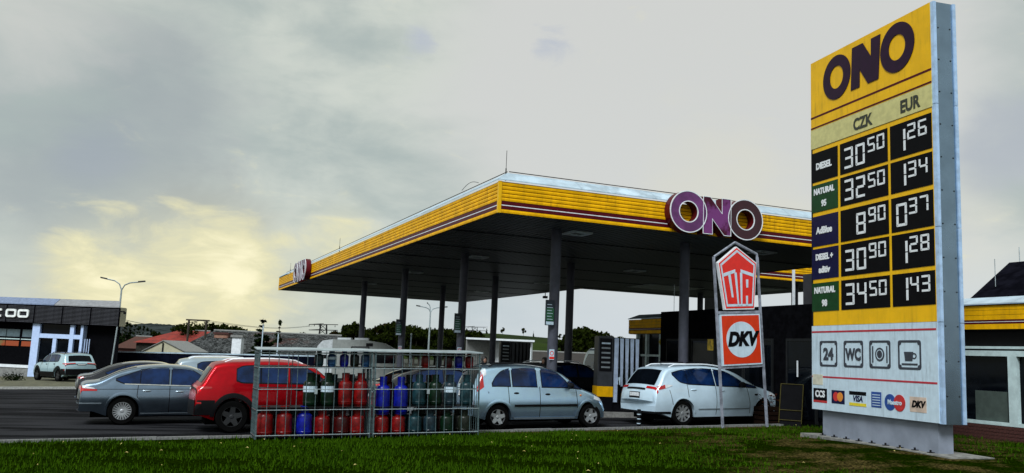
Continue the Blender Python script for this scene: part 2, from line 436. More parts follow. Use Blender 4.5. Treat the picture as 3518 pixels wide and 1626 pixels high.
kerb = struct(MB().box(-.02, .02, -.02, .02, -.02, 0).build('kerb', KERB, loc=G(KU - .06, -19, ground_z(*G(KU - .06, -19).xy) - .1)))
kme = MB().box(-.495, .495, -.06, .06, -.14, 0).mesh('kerbstone')
for i in range(33):
    w = -18.5 + i * 1.0; p = G(KU - .06, w)
    o = ob('kerbstone', kme, KERB)
    o.parent = kerb
    q = Vector((p.x, p.y, ground_z(p.x, p.y) + .075 + random.uniform(-.006, .006)))
    o.location = q - kerb.location
    o.rotation_euler = (random.uniform(-.01, .01), -math.atan(.0276 * BX.x), ANG + random.uniform(-.004, .004))

# ------------------------------------------------------------------ canopy
ZB, TH = 5.772, 0.856
UL, WM, UN, WW = 39.9, 13.4, 20.9, 21.8      # length of main roof, its width, length of the wing, outer edge of the wing
canopy = thing('station_canopy', 'large L-shaped forecourt canopy with yellow slatted fascia and maroon stripes on round columns', 'canopy', G(0, 0, 0), ANG)
# local frame: x along BX, y along AX
WF, UF = 14.6, 9.0          # front edge is shorter than the wing behind it
outline = [(0, 0), (WF, 0), (WF, UF), (WW, UF), (WW, UN), (WM, UN), (WM, UL), (0, UL)]
# soffit of ribbed sheets: each sheet strip 8 m long bays, ribs are real folds
m = MB()
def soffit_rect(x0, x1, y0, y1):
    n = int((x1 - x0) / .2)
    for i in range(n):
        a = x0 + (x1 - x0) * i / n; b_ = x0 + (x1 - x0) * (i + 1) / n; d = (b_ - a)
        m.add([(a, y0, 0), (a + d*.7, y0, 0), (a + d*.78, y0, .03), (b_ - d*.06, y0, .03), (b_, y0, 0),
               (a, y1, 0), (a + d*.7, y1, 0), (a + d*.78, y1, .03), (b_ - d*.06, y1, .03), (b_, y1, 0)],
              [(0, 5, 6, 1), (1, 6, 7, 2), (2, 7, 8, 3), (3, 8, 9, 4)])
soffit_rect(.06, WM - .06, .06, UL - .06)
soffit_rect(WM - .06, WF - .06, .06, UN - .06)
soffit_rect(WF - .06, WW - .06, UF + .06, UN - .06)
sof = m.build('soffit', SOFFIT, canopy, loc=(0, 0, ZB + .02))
m = MB()
for y in np.arange(4, UL, 4.0): m.box(.1, WM - .1 if y > UN else (WW - .1 if y > UF else WF - .1), y - .03, y + .03, 0, .018)
m.build('soffit_joint', DARK, canopy, loc=(0, 0, ZB))
m = MB(); m.box(.08, WM - .08, .08, UL - .08, 0, .02); m.box(WM - .08, WF - .08, .08, UN - .08, 0, .0199); m.box(WF - .08, WW - .08, UF + .08, UN - .08, 0, .0199)
m.build('roof_deck', FLASH, canopy, loc=(0, 0, ZB + TH - .05))
# fascia: planks one by one
rows = [(0, .100, YEL, 'fascia_plank'), (.104, .195, MAROON, 'stripe'), (.199, .222, WHITE, 'stripe'), (.226, .318, MAROON, 'stripe')]
z = .326
for i in range(5):
    h = (TH - .326) / 5
    rows.append((z, z + h - .012, YEL, 'fascia_plank')); z += h
sides = [((0, 0), (WF, 0)), ((0, UL), (0, 0)), ((WM, UL), (0, UL)), ((WM, UN), (WM, UL)), ((WW, UN), (WM, UN)), ((WW, UF), (WW, UN)), ((WF, UF), (WW, UF)), ((WF, 0), (WF, UF))]
for si, (a, b_) in enumerate(sides):
    a = Vector((*a, 0)); b_ = Vector((*b_, 0)); d = (b_ - a); Lh = d.length; d.normalize(); nrm = Vector((d.y, -d.x, 0))
    for (z0, z1, mt, nm) in rows:
        m = MB(); prof = [(.0, z0), (.028, z0 + .004), (.034, (z0 + z1)/2), (.026, z1 - .004), (.0, z1)] if nm == 'fascia_plank' else [(.0, z0), (.022, z0), (.022, z1), (.0, z1)]
        e0 = .045 if si in (0,) else .045; n = len(prof)
        vs = [a + d * e0 + nrm * p[0] + Vector((0, 0, p[1])) for p in prof] + [b_ - d * e0 + nrm * p[0] + Vector((0, 0, p[1])) for p in prof]
        m.add(vs, [(i, i+1, n+i+1, n+i) for i in range(n-1)] + [tuple(range(n)), tuple(range(n, 2*n))[::-1]])
        m.build(nm, mt, canopy, loc=(0, 0, ZB))
    m = MB(); p = a + d*.03 - nrm*.03; q = b_ - d*.03 - nrm*.03
    m.hexa([p, q, q + nrm*.028, p + nrm*.028] + [x + Vector((0, 0, TH)) for x in (p, q, q + nrm*.028, p + nrm*.028)])
    m.build('fascia_backing', DARK, canopy, loc=(0, 0, ZB))
for c_ in outline:
    m = MB().box(c_[0] - .045, c_[0] + .045, c_[1] - .045, c_[1] + .045, -.005, TH)
    m.build('corner_post', YELD, canopy, loc=(0, 0, ZB))
# sloping metal flashing, sheet by sheet
FLASH2 = M('roof_flashing_worn', (.48, .60, .70), .36, metal=.25, var=.25, scale=2.2, bump=.3, bscale=5)
for si, (a, b_) in enumerate(sides):
    a = Vector((*a, 0)); b_ = Vector((*b_, 0)); d = (b_ - a); Lh = d.length; d.normalize(); nrm = Vector((d.y, -d.x, 0))
    n = max(2, round(Lh / 2.6)); ends = {0: (1, 1), 1: (1, 1), 2: (1, 1), 3: (0, 1), 4: (1, 0), 5: (1, 1), 6: (0, 1), 7: (1, 0)}[si]
    for i in range(n):
        s0 = Lh * i / n + .004; s1 = Lh * (i + 1) / n - .004
        i0 = .34 if i == 0 and ends[0] else 0; i1 = .34 if i == n-1 and ends[1] else 0
        o0 = -.07 if i == 0 and ends[0] else 0; o1 = -.07 if i == n-1 and ends[1] else 0
        dz = random.uniform(-.006, .006)
        P = lambda s, off, zz: a + d * s + nrm * off + Vector((0, 0, zz))
        m = MB(); m.hexa([P(s0 + o0, .07, .0), P(s1 - o1, .07, .0), P(s1 - i1, -.34, .27 + dz), P(s0 + i0, -.34, .27 + dz),
                          P(s0 + o0, .07, .035), P(s1 - o1, .07, .035), P(s1 - i1, -.34, .305 + dz), P(s0 + i0, -.34, .305 + dz)])
        m.build('flashing_sheet', FLASH if random.random() < .6 else FLASH2, canopy, loc=(0, 0, ZB + TH + .02))
    m = MB(); m.tube(a + d*.4 - nrm*.36, b_ - d*.4 - nrm*.36, .012, 6)
    m.build('lightning_wire', BLACK, canopy, loc=(0, 0, ZB + TH + .37))
for (x, y, h) in ((.3, .35, .85), (.3, 22, .75), (.3, 37.5, .75)):
    m = MB().tube((x, y, ZB + TH + .1), (x, y, ZB + TH + .45), .016, 6).tube((x, y, ZB + TH + .45), (x, y, ZB + TH + .1 + h), .008, 5)
    m.build('lightning_rod', BLACK, canopy)
cab = [Vector((-.02, 1.6 + i*.10, ZB + TH + .22 + .12 * math.sin(PI * i / 14))) for i in range(15)]
MB().path(cab, .008, 5).build('loose_cable', BLACK, canopy)
colpos = [(w, u) for w in (2.65, 7.2) for u in (1.9, 9.9, 18.0, 26.0)]
colpos += [(19.5, 11.0), (19.5, 18.5)]
cmesh = MB().lathe([(.155, 0), (.155, ZB + .3)], 20).mesh('column'); cmesh.shade_smooth(); cmesh.set_sharp_from_angle(angle=.7)
bmesh_ = MB().lathe([(.20, 0), (.20, .12), (.165, .16)], 20).mesh('base_collar')
for (x, y) in colpos:
    p = G(y, x); gz = ground_z(p.x, p.y)
    co = ob('column', cmesh, COLUMN, canopy, loc=(x, y, gz - .27))
    ob('base_collar', bmesh_, CONC, co, loc=(0, 0, .25))
LAMP = M('lamp_housing', (.55, .60, .60), .4)
for (x, y) in ((3.4, 10.5), (3.45, 2.1), (10.5, 10.45), (10.3, 19.2), (3.4, 19), (3.4, 28), (10.3, 28), (10.4, 2.1), (17, 12)):
    m = MB()
    m.box(x - .35, x + .35, y - .35, y - .22, -.05, .0); m.box(x - .35, x + .35, y + .22, y + .35, -.05, .0)
    m.box(x - .35, x - .22, y - .22, y + .22, -.05, .0); m.box(x + .22, x + .35, y - .22, y + .22, -.05, .0)
    l = m.build('ceiling_light', LAMP, canopy, loc=(0, 0, ZB + .018))
    MB().box(x - .22, x + .22, y - .22, y + .22, -.02, 0).build('lens', GLASS, l)
# pale service panels under the wing
for (x, y, sx_, sy_) in ((14.3, 15.3, 3.2, 2.4), (17.8, 12.6, 2.6, 2.0)):
    MB().box(x, x + sx_, y, y + sy_, -.03, .0).build('soffit_panel', M('pale_soffit', (.55, .58, .58), .5), canopy, loc=(0, 0, ZB + .012))
m = MB().tube((WM + .02, 25.5, ZB), (WM + .02, 25.5, ZB - .18), .025, 6).box(WM - .1, WM + .14, 25.4, 25.6, ZB - .32, ZB - .18)
m.build('floodlight', BLACK, canopy)

# channel letters
def letter_O(w_, h, face, ret, name, label, grp, M4):
    e = thing(name, label, 'letter', group=grp); e.matrix_world = M4
    MB().ring(0, 0, w_/2, h/2, w_*.25, h*.245, -.30, 0, 48).build('return', ret, e)
    MB().ring(0, 0, w_/2 - .025, h/2 - .025, w_*.25 + .02, h*.245 + .02, -.312, -.298, 48).build('face', face, e)
    m = MB(); m.ring(0, 0, w_/2 + .006, h/2 + .006, w_/2 - .022, h/2 - .022, -.318, -.294, 48); m.ring(0, 0, w_*.25 + .022, h*.245 + .022, w_*.25 - .006, h*.245 - .006, -.318, -.294, 48)
    m.build('trim', WHITE, e)
    return e
def letter_N(w_, h, face, ret, name, label, grp, M4):
    e = thing(name, label, 'letter', group=grp); e.matrix_world = M4
    x0, x1, z0, z1 = -w_/2, w_/2, -h/2, h/2; s = w_*.33
    poly = [(x0, z0), (x0 + s, z0), (x0 + s*.98, z0 + h*.42), (x1 - s*.75, z0), (x1, z0), (x1, z1), (x1 - s, z1), (x1 - s*.98, z1 - h*.42), (x0 + s*.75, z1), (x0, z1)]
    MB().prism(poly, -.30, 0).build('return', ret, e)
    k = .93
    MB().prism([(x*k, zz*.97) for x, zz in poly], -.312, -.298).build('face', face, e)
    m = MB()
    for (p, q) in zip(poly, poly[1:] + poly[:1]): m.tube((p[0], -.306, p[1]), (q[0], -.306, q[1]), .012, 5)
    m.build('trim', WHITE, e)
    return e
def wall_frame(u, w, z, nx):   # x axis along nx, -y is outward
    return Matrix.Translation(G(u, w, z)) @ Matrix.Rotation(math.atan2(nx.y, nx.x), 4, 'Z')
zc_ = ZB + .56
letter_O(1.26, 1.22, PURPLE2, RETURN, 'channel_letter', 'pale purple letter O leading the big word on the front canopy fascia', 'letters on the front canopy fascia', wall_frame(-.05, 5.78, zc_ + .02, BX))
letter_N(.98, 1.10, PURPLE, RETURN, 'channel_letter', 'half faded purple and maroon letter N on the front canopy fascia', 'letters on the front canopy fascia', wall_frame(-.05, 6.78, zc_ - .02, BX))
letter_O(1.26, 1.22, M('dark_maroon_face', (.035, .004, .010), .35), RETURN, 'channel_letter', 'dark maroon letter O ending the big word on the front canopy fascia', 'letters on the front canopy fascia', wall_frame(-.05, 7.80, zc_ - .02, BX))
GREYP = M('greyed_purple_face', (.22, .17, .22), .5, var=.25)
dirA = -AX
for k, (uu, fn, lab) in enumerate(((31.1, letter_O, 'grey purple letter O nearest the far left end of the canopy side fascia'), (29.7, letter_N, 'grey purple letter N on the left side fascia of the canopy'), (28.3, letter_O, 'grey purple letter O nearest the viewer on the left side fascia of the canopy'))):
    fn(1.4 if fn is letter_O else 1.2, 1.18, GREYP, RETURN, 'channel_letter', lab, 'letters on the side canopy fascia', wall_frame(uu, -.05, zc_, dirA))

# boards hung on columns
BOARDG = M('board_green', (.012, .085, .035), .4); BOARDK = M('board_dark', (.012, .020, .030), .35)
for k, (w, u, z0, lab) in enumerate(((2.65, 1.9, 2.92, 'narrow green and dark fuel board hung on the nearest thick grey column'), (2.65, 9.9, 2.75, 'narrow green and dark fuel board hung on the second column of the near row'), (2.65, 18.0, 2.7, 'narrow green and dark fuel board hung on the third column of the near row'))):
    e = thing('fuel_board', lab, 'sign', group='fuel boards on the columns'); e.matrix_world = wall_frame(u - .17, w - .22, z0, BX)
    MB().box(-.14, .14, -.04, 0, 0, .74).build('panel', BOARDK, e)
    MB().box(-.12, .12, -.05, -.038, .13, .50).build('green_field', BOARDG, e)
    MB().box(-.12, .12, -.05, -.038, .02, .11).build('white_field', SIGNWHITE, e)
    for q in range(6):
        mm = MB().box(-.10, .08 - .03 * (q % 2), -.054, -.049, .17 + q * .085, .185 + q * .085); mm.build('text_line', SIGNWHITE, e)
for k, (w, u, lab) in enumerate(((2.65, 1.9, 'small white no-smoking plate low on the nearest grey column'), (2.65, 9.9, 'small white no-smoking plate low on the second near column'), (2.65, 18.0, 'small white no-smoking plate low on the third near column'))):
    e = thing('warning_plate', lab, 'sign', group='warning plates on the columns'); e.matrix_world = wall_frame(u - .165, w - .10, 1.93, BX)
    MB().box(-.08, .08, -.012, 0, .0, .30).build('plate', SIGNWHITE, e)
    MB().ring(0, .19, .065, .065, .045, .045, -.016, -.011, 24).build('ring', SIGNRED, e)
    MB().box(-.075, .075, -.016, -.011, .02, .09).build('red_strip', SIGNRED, e)

# ------------------------------------------------------------------ shop building
SHOPD = M('shop_dark_wall', (.004, .004, .005), .8, var=.3, spec=.0)
shop = thing('station_shop', 'long dark station shop with yellow fascia and white framed windows behind the canopy columns', 'building', G(0, 10, 0), ANG)
gz = .30
# local x = w-10, y = u
MB().box(.35, 9.5, -14, 9.6, gz - .4, 3.75).build('wall_core', SHOPD, shop)
for (y0, y1) in ((-14, -4.6), (5.6, 9.95)):
    for (z0, z1, mt) in ((3.10, 3.22, YEL), (3.224, 3.262, MAROON), (3.266, 3.278, WHITE), (3.282, 3.318, MAROON), (3.322, 3.43, YEL), (3.438, 3.546, YEL), (3.554, 3.662, YEL)):
        MB().box(-.03, .0, y0, y1, z0, z1).build('fascia_plank', mt, shop)
        if y1 > 9: MB().box(.0, 3.5, 9.95, 9.98, z0, z1).build('fascia_plank', mt, shop)
    MB().box(.002, .6, y0 + .01, y1 - .01, 3.08, 3.66).build('fascia_box', DARK, shop)
    n = max(2, int((y1 - y0) / 1.2))
    for i in range(n):
        a = y0 + (y1 - y0) * i / n; b_ = y0 + (y1 - y0) * (i+1) / n - .012
        MB().hexa([(-.08, a, 3.68), (-.08, b_, 3.68), (.45, b_, 3.86), (.45, a, 3.86), (-.08, a, 3.71), (-.08, b_, 3.71), (.45, b_, 3.90), (.45, a, 3.90)]).build('flashing_sheet', FLASH, shop)
# right-hand window wall
WFRAME = M('window_frame_white', (.50, .62, .62), .45, var=.1)
zg = .12
MB().box(.05, .35, -14, -4.8, zg, .86).build('wall_base', BRICK, shop)
bme = MB().box(0, .012, -.12, .12, -.032, .032).mesh('brick')
for r in range(9):
    for i in range(34):
        y = -4.95 - i * .262 - (.13 if r % 2 else 0)
        if r * .078 + .2 > .84: continue
        ob('brick', bme, BRICK, shop, loc=(.038 + random.uniform(0, .006), y, .20 + r * .078))
for (ya, yb) in ((-7.10, -5.05), (-9.3, -7.2), (-11.5, -9.4), (-13.7, -11.6)):
    wd = MB().box(.17, .2, ya + .06, yb - .06, .95, 2.45).build('window', GLASS, shop)
    fr = MB(); fr.box(.06, .2, ya - .05, ya + .06, .87, 2.60); fr.box(.06, .2, yb - .06, yb + .05, .87, 2.60); fr.box(.061, .2, ya + .06, yb - .06, .87, .95); fr.box(.061, .2, ya + .06, yb - .06, 2.47, 2.60)
    fr.build('window_frame', WFRAME, wd)
    MB().box(.14, .165, ya + .15, ya + 1.0, .96, 1.65).build('poster', M('pale_interior_panel', (.05, .07, .06), .7), wd)
MB().box(.04, .3, -14, -4.8, 2.64, 2.70).build('lintel', WFRAME, shop)
MB().box(.25, .34, -14, -4.8, 2.70, 3.07).build('soffit_board', DARK, shop)
# dark hip roof above the right part
MB().add([(1.0, -14, 3.93), (1.0, -5.3, 3.93), (9, -3.6, 3.93), (9, -14, 3.93), (2.9, -14, 5.06), (2.9, -5.02, 5.06), (7, -4.6, 5.06), (7, -14, 5.06)],
         [(0, 1, 5, 4), (1, 2, 6, 5), (2, 3, 7, 6), (4, 5, 6, 7), (0, 4, 7, 3), (0, 3, 2, 1)]).build('roof', M('slate_dark', (.005, .005, .008), .8, var=.4, scale=3, spec=.0), shop)
MB().tube((3.2, -5.1, 5.0), (3.2, -5.1, 5.5), .012, 5).build('antenna', STEEL, shop)
MB().tube((1.6, -5.6, 4.2), (1.6, -5.6, 5.0), .010, 5).build('antenna', STEEL, shop)
MB().tube((1.0, 8.2, 3.8), (1.0, 8.2, 5.1), .010, 5).build('antenna', STEEL, shop)
# dark entrance block standing forward of the shop front
MB().box(-1.4, .36, -4.4, 5.4, gz - .4, 3.78).build('entrance_block', SHOPD, shop)
for (ya, yb) in ((-3.6, -2.5), (-2.4, -1.3), (-.6, .6), (.75, 2.0), (2.2, 3.4), (3.6, 4.9)):
    w_ = MB().box(-1.43, -1.402, ya, yb, .6, 2.75).build('window', GLASS, shop)
    fr = MB(); fr.box(-1.45, -1.40, ya - .06, ya, .5, 2.82); fr.box(-1.45, -1.40, yb, yb + .06, .5, 2.82); fr.box(-1.449, -1.40, ya, yb, 2.75, 2.82)
    fr.build('window_frame', M('frame_dark_grey', (.014, .015, .016), .5, spec=.1), w_)
MB().box(-1.47, -1.40, 2.2, 2.5, 2.44, 2.80).build('yellow_notice', M('notice_yellow', (.42, .28, .02), .5, var=.5, scale=9), shop)
MB().box(-1.475, -1.452, -1.76, -1.72, 1.75, 2.2).build('light_strip', WHITE, shop)  # white bar in place of a light strip, its glow put into the colour
MB().box(-.6, .3, 2.6, 3.9, 3.78, 4.25).build('roof_unit', M('roof_unit_dark', (.03, .03, .035), .5), shop)
MB().box(-.6, .3, -2.0, -1.0, 3.78, 4.75).build('roof_unit', MATS['roof_unit_dark'], shop)
MB().box(-.75, -.68, -.75, -.70, 3.78, 4.9).build('roof_post', WHITE, shop)
# left window bay
MB().box(.1, .345, 5.5, 9.4, gz - .3, 3.08).build('bay_wall', GLASS, shop)
for y in (9.3, 8.6, 7.6, 6.6, 5.8): MB().box(-.02, .1, y - .06, y + .06, gz - .25, 3.07).build('window_post', WFRAME, shop)
for z_ in (2.2, .9): MB().box(-.01, .1, 5.5, 9.3, z_, z_ + .08).build('window_rail', WFRAME, shop)
m = MB().lathe([(0, -.14), (.1, -.1), (.14, 0), (.1, .1), (0, .14)], 14, c=(-.35, 6.9, 2.75)); m.tube((-.35, 6.9, 2.88), (-.05, 6.9, 3.0), .02, 5)
m.build('round_lamp', M('yellow_ball', (.45, .36, .03), .4), shop, smooth=True)

# A-board by the entrance
e = thing('sandwich_board', 'dark sandwich board with a thin yellow rim standing by the shop entrance', 'sign'); p = G(-1.75, 8.35); e.matrix_world = Matrix.Translation((p.x, p.y, ground_z(p.x, p.y))) @ Matrix.Rotation(math.radians(-35), 4, 'Z')
MB().hexa([(-.3, -.22, 0), (.3, -.22, 0), (.3, -.19, 0), (-.3, -.19, 0), (-.3, -.02, 1.15), (.3, -.02, 1.15), (.3, .01, 1.15), (-.3, .01, 1.15)]).build('front_panel', SIGNBLACK, e)
MB().hexa([(-.3, .19, 0), (.3, .19, 0), (.3, .22, 0), (-.3, .22, 0), (-.3, .015, 1.15), (.3, .015, 1.15), (.3, .045, 1.15), (-.3, .045, 1.15)]).build('back_panel', SIGNBLACK, e)
m = MB()
for (a, b_) in (((-.31, -.23, .1), (-.31, -.03, 1.16)), ((.31, -.23, .1), (.31, -.03, 1.16)), ((-.31, -.03, 1.16), (.31, -.03, 1.16)), ((-.31, -.215, .18), (.31, -.215, .18)), ((-.31, -.16, .45), (.31, -.16, .45))): m.tube(a, b_, .012, 5)
m.build('rim', M('rim_yellow', (.06, .05, .012), .6, spec=.1), e)
e = thing('flower_crate', 'small dark crate with red flowers beside the shop entrance', 'crate'); p = G(-1.0, 8.1); e.location = (p.x, p.y, ground_z(p.x, p.y)); e.rotation_euler.z = ANG
m = MB()
for k in range(4): m.box(-.32, .32, -.2, .2, .02 + k*.13, .12 + k*.13)
m.build('slats', M('crate_wood', (.012, .006, .004), .8, spec=.05), e)
m = MB()
for k in range(90):
    a = Vector((random.uniform(-.3, .3), random.uniform(-.2, .2), .55 + random.random()*.3)); d = Vector((random.uniform(-1, 1), random.uniform(-1, 1), random.uniform(-1, 1)))*.05
    m.add([a, a + d, a + d.orthogonal()], [(0, 1, 2)])
m.build('flowers', leafmat('flower_mix', (.006, .012, .004), (.06, .01, .006)), e)['kind'] = 'stuff'

# ------------------------------------------------------------------ price totem
TK = 1.0577
TB = -1.3071
TD = Vector((math.cos(TB), math.sin(TB), 0)); TP = Vector((7.09, 20.39, 0)); TW = 4.078
tot = thing('price_sign', 'tall yellow and white fuel price sign on a grey plinth beside the grass', 'sign')
tot.matrix_world = Matrix.Translation(TP) @ Matrix.Rotation(TB, 4, 'Z')
# local x along the face, -y faces the road
def tz(z): return 2 + (z - 2) * TK
def tx(x): return x * TK
TT = .52
MB().box(.06, TW - .06, .03, TT - .03, tz(1.13) + .02, tz(8.934)).build('core', ALU, tot)
MB().box(TW - .06, TW, .05, TT - .05, tz(1.12), tz(8.934)).build('end_face', ALU, tot)
for zz in (1.12, 2.93, 4.64, 6.2, 7.4):
    pass
for (y0, y1) in ((-.005, .06), (TT - .06, TT + .005)):
    zs = [1.12, 2.92, 4.65, 6.95, 8.94]
    for a, b_ in zip(zs[:-1], zs[1:]):
        MB().box(TW - .07, TW + .03, y0, y1, tz(a) + .006, tz(b_) - .006).build('edge_profile', M('edge_profile_pale', (.42, .58, .80), .3, metal=.3), tot)
m = MB()
for z_ in np.arange(1.6, 8.8, .62):
    for y_ in (.12, TT - .12): m.lathe([(.018, 0), (.018, .012), (0, .016)], 8, c=(0, 0, 0)) if False else m.box(TW, TW + .008, y_ - .012, y_ + .012, tz(z_), tz(z_) + .024)
m.build('rivets', DARK, tot)['kind'] = 'stuff'
MB().box(.03, .08, -.01, TT + .01, tz(1.12), tz(8.934)).build('edge_profile', DARK, tot)
def panel(name, x0, x1, z0, z1, mat, y=-.012, parent=None, th=.03):
    return MB().box(x0, x1, y, y + th, z0, z1).build(name, mat, parent or tot)
XR = TW - .06
panel('logo_panel', .03, XR, tz(7.352), tz(8.934), YELD)
panel('stripe', .03, XR, tz(7.606), tz(7.650), MAROON, -.016, th=.006)
panel('stripe', .03, XR, tz(7.365), tz(7.402), MAROON, -.016, th=.006)
bp_ = panel('currency_panel', .03, XR, tz(6.905), tz(7.345), BEIGE, -.018)
panel('frame_panel', .03, XR, tz(2.932), tz(6.900), YELD, -.004)
panel('white_panel', .03, XR, tz(1.134), tz(2.925), SIGNWHITE, -.014)
def txt(s, x, z, size, mat, y=-.02, bold=.0, sx=1.0, shear=0, parent=None, name='lettering'):
    me = text_mesh(s, size, bold, .003, shear, sx); return ob(name, me, mat, parent or tot, loc=(x, y, z))
# big word
LOGO = M('logo_purple', (.018, .003, .020), .35, spec=.15)
m = MB(); m.ring(tx(.985), tz(8.33), tx(.475), .52, tx(.235), .27, -.028, -.012, 48); m.build('logo_letter', LOGO, tot)
m = MB(); m.ring(tx(2.90), tz(8.355), tx(.485), .53, tx(.24), .275, -.028, -.012, 48); m.build('logo_letter', LOGO, tot)
x0, x1, z0, z1 = tx(1.47), tx(2.42), tz(7.88), tz(8.80)
poly = [(x0, z0), (x0 + .30, z0), (x0 + .31, z0 + .40), (x1 - .42, z0), (x1 - .08, z0), (x1, z1), (x1 - .30, z1), (x1 - .31, z1 - .40), (x0 + .42, z1), (x0 + .06, z1)]
MB().prism(poly, -.028, -.012).build('logo_letter', LOGO, tot)
DKTXT = M('dark_olive_text', (.02, .022, .012), .4)
txt('CZK', tx(1.83), tz(7.095), .36, DKTXT, -.024, .012, .86, parent=bp_)
txt('EUR', tx(3.225), tz(7.10), .36, DKTXT, -.024, .012, .86, parent=bp_)
# price rows
rowz = [(6.128, 6.80), (5.442, 6.061), (4.677, 5.349), (3.946, 4.621), (3.241, 3.861)]
SEG = {'0': 'abcdef', '1': 'bc', '2': 'abged', '3': 'abgcd', '4': 'fgbc', '5': 'afgcd', '6': 'afgecd', '7': 'abc', '8': 'abcdefg', '9': 'abcdfg'}
def digit(ch, x, z, w_, h, par):
    m = MB(); t_ = w_ * .18; g = .012
    seg = {'a': (0, w_, h - t_, h), 'd': (0, w_, 0, t_), 'g': (t_*.8, w_ - t_*.8, h/2 - t_/2, h/2 + t_/2), 'f': (0, t_, h/2 + g, h - g), 'b': (w_ - t_, w_, h/2 + g, h - g), 'e': (0, t_, g, h/2 - g), 'c': (w_ - t_, w_, g, h/2 - g)}
    for s_ in SEG[ch]:
        a, b_, c_, d_ = seg[s_]
        if s_ in 'ad': a += .01; b_ -= .01
        m.box(x + a, x + b_, -.022, -.014, z + c_, z + d_)
    return m.build('digit', DIGIT, par)
rows_txt = [('DIESEL', None, SIGNBLACK, '3050', '126'), ('NATURAL', '95', GREENP, '3250', '134'), ('AdBlue', None, NAVYP, '890', '037'), ('DIESEL +', 'aditiv', NAVYP, '3090', '128'), ('NATURAL', '98', GREENP, '3450', '143')]
for (za, zb_), (l1, l2, mt, czk, eur) in zip(rowz, rows_txt):
    za, zb_ = tz(za), tz(zb_)
    lp = panel('label_field', .05, tx(.985), za, zb_, mt, -.014)
    zm = (za + zb_) / 2
    if l2 is None: txt(l1, tx(.50), zm, .21, DIGIT, -.02, .010, .95, parent=lp)
    else:
        txt(l1, tx(.50), zm + .15, .19, DIGIT, -.02, .010, .9, parent=lp); txt(l2, tx(.50), zm - .15, .20, DIGIT, -.02, .010, .95, parent=lp)
    p1 = panel('price_field', tx(1.07), tx(2.57), za, zb_, SIGNBLACK, -.014)
    p2 = panel('price_field', tx(2.648), XR - .03, za, zb_, SIGNBLACK, -.014)
    hb, hs, wb, ws = .47, .32, .30, .23
    big, small = czk[:-2], czk[-2:]
    for k, ch in enumerate(big):
        digit(ch, tx(1.22) + (.40 * (k + (2 - len(big)))), za + .10, wb, hb, p1)
    for k, ch in enumerate(small): digit(ch, tx(1.98) + k * .30, zb_ - .08 - hs, ws, hs, p1)
    digit(eur[0], tx(2.80), za + .10, wb, hb, p2)
    for k, ch in enumerate(eur[1:]): digit(ch, tx(3.14) + k * .31, zb_ - .08 - hs, ws, hs, p2)
# white panel marks
REDLINE = M('red_line', (.42, .015, .03), .4)
panel('red_line', .04, XR - .03, tz(2.775), tz(2.812), REDLINE, -.018, th=.006)
panel('red_line', .04, XR - .03, tz(1.815), tz(1.85), REDLINE, -.018, th=.006)
ICON = M('icon_dark', (.03, .035, .05), .4)
def icon_frame(x0, x1, z0, z1):
    m = MB(); t_ = .045
    m.box(x0 + .05, x1 - .05, -.02, -.0145, z1 - t_, z1); m.box(x0 + .05, x1 - .05, -.02, -.0145, z0, z0 + t_)
    m.box(x0, x0 + t_, -.02, -.0145, z0 + .05, z1 - .05); m.box(x1 - t_, x1, -.02, -.0145, z0 + .05, z1 - .05)
    for (cx, cz) in ((x0 + .05, z0 + .05), (x1 - .05, z0 + .05), (x0 + .05, z1 - .05), (x1 - .05, z1 - .05)): m.disc(cx, cz, .048, .048, -.0205, -.0145, 14)
    return m.build('icon_frame', ICON, tot)
ics = [(.318, .925), (1.14, 1.759), (1.947, 2.563), (2.773, 3.385)]
for k, (a, b_) in enumerate(ics):
    a, b_ = tx(a), tx(b_); z0, z1 = tz(2.055), tz(2.60); cx, cz = (a + b_) / 2, (z0 + z1) / 2
    fr = icon_frame(a, b_, z0, z1)
    if k == 0: txt('24', cx, cz - .02, .36, ICON, -.021, .016, 1.0, parent=fr)
    elif k == 1: txt('WC', cx, cz - .02, .34, ICON, -.021, .016, .85, parent=fr)
    elif k == 2:
        m = MB(); m.disc(cx, cz, .14, .14, -.021, -.0145, 26); m.box(cx - .235, cx - .20, -.021, -.0145, cz - .17, cz + .17); m.box(cx + .20, cx + .235, -.021, -.0145, cz - .17, cz + .17)
        m.build('plate_symbol', ICON, fr); MB().ring(cx, cz, .10, .10, .085, .085, -.024, -.021, 24).build('plate_rim', SIGNWHITE, fr)
    else:
        m = MB(); m.prism([(cx - .15, cz + .06), (cx - .12, cz - .12), (cx + .08, cz - .12), (cx + .11, cz + .06)], -.021, -.0145); m.ring(cx + .13, cz - .02, .07, .06, .045, .036, -.0212, -.0145, 20); m.box(cx - .22, cx + .22, -.021, -.0145, cz - .20, cz - .165)
        m.build('cup_symbol', ICON, fr)
CARDN = M('card_blue', (.010, .055, .26), .35); CARDR = M('card_red', (.50, .02, .02), .35); CARDY = M('card_yellow', (.70, .55, .02), .35); CARDO = M('card_orange', (.65, .22, .02), .35)
PEACH = M('card_peach', (.55, .42, .34), .4)
a = panel('card_logo', tx(.084), tx(.561), tz(1.33), tz(1.585), SIGNBLACK, -.019, th=.008); panel('card_band', tx(.084), tx(.561), tz(1.285), tz(1.33), CARDR, -.019, a, th=.008); txt('CCS', tx(.322), tz(1.46), .20, DIGIT, -.022, .008, .95, parent=a)
a = panel('card_logo', tx(.722), tx(1.154), tz(1.297), tz(1.571), NAVYP, -.019, th=.008); m = MB().disc(tx(.87), tz(1.44), .10, .10, -.022, -.018, 24); m.build('card_disc', CARDR, a); MB().disc(tx(1.01), tz(1.44), .10, .10, -.0235, -.018, 24).build('card_disc', CARDO, a)
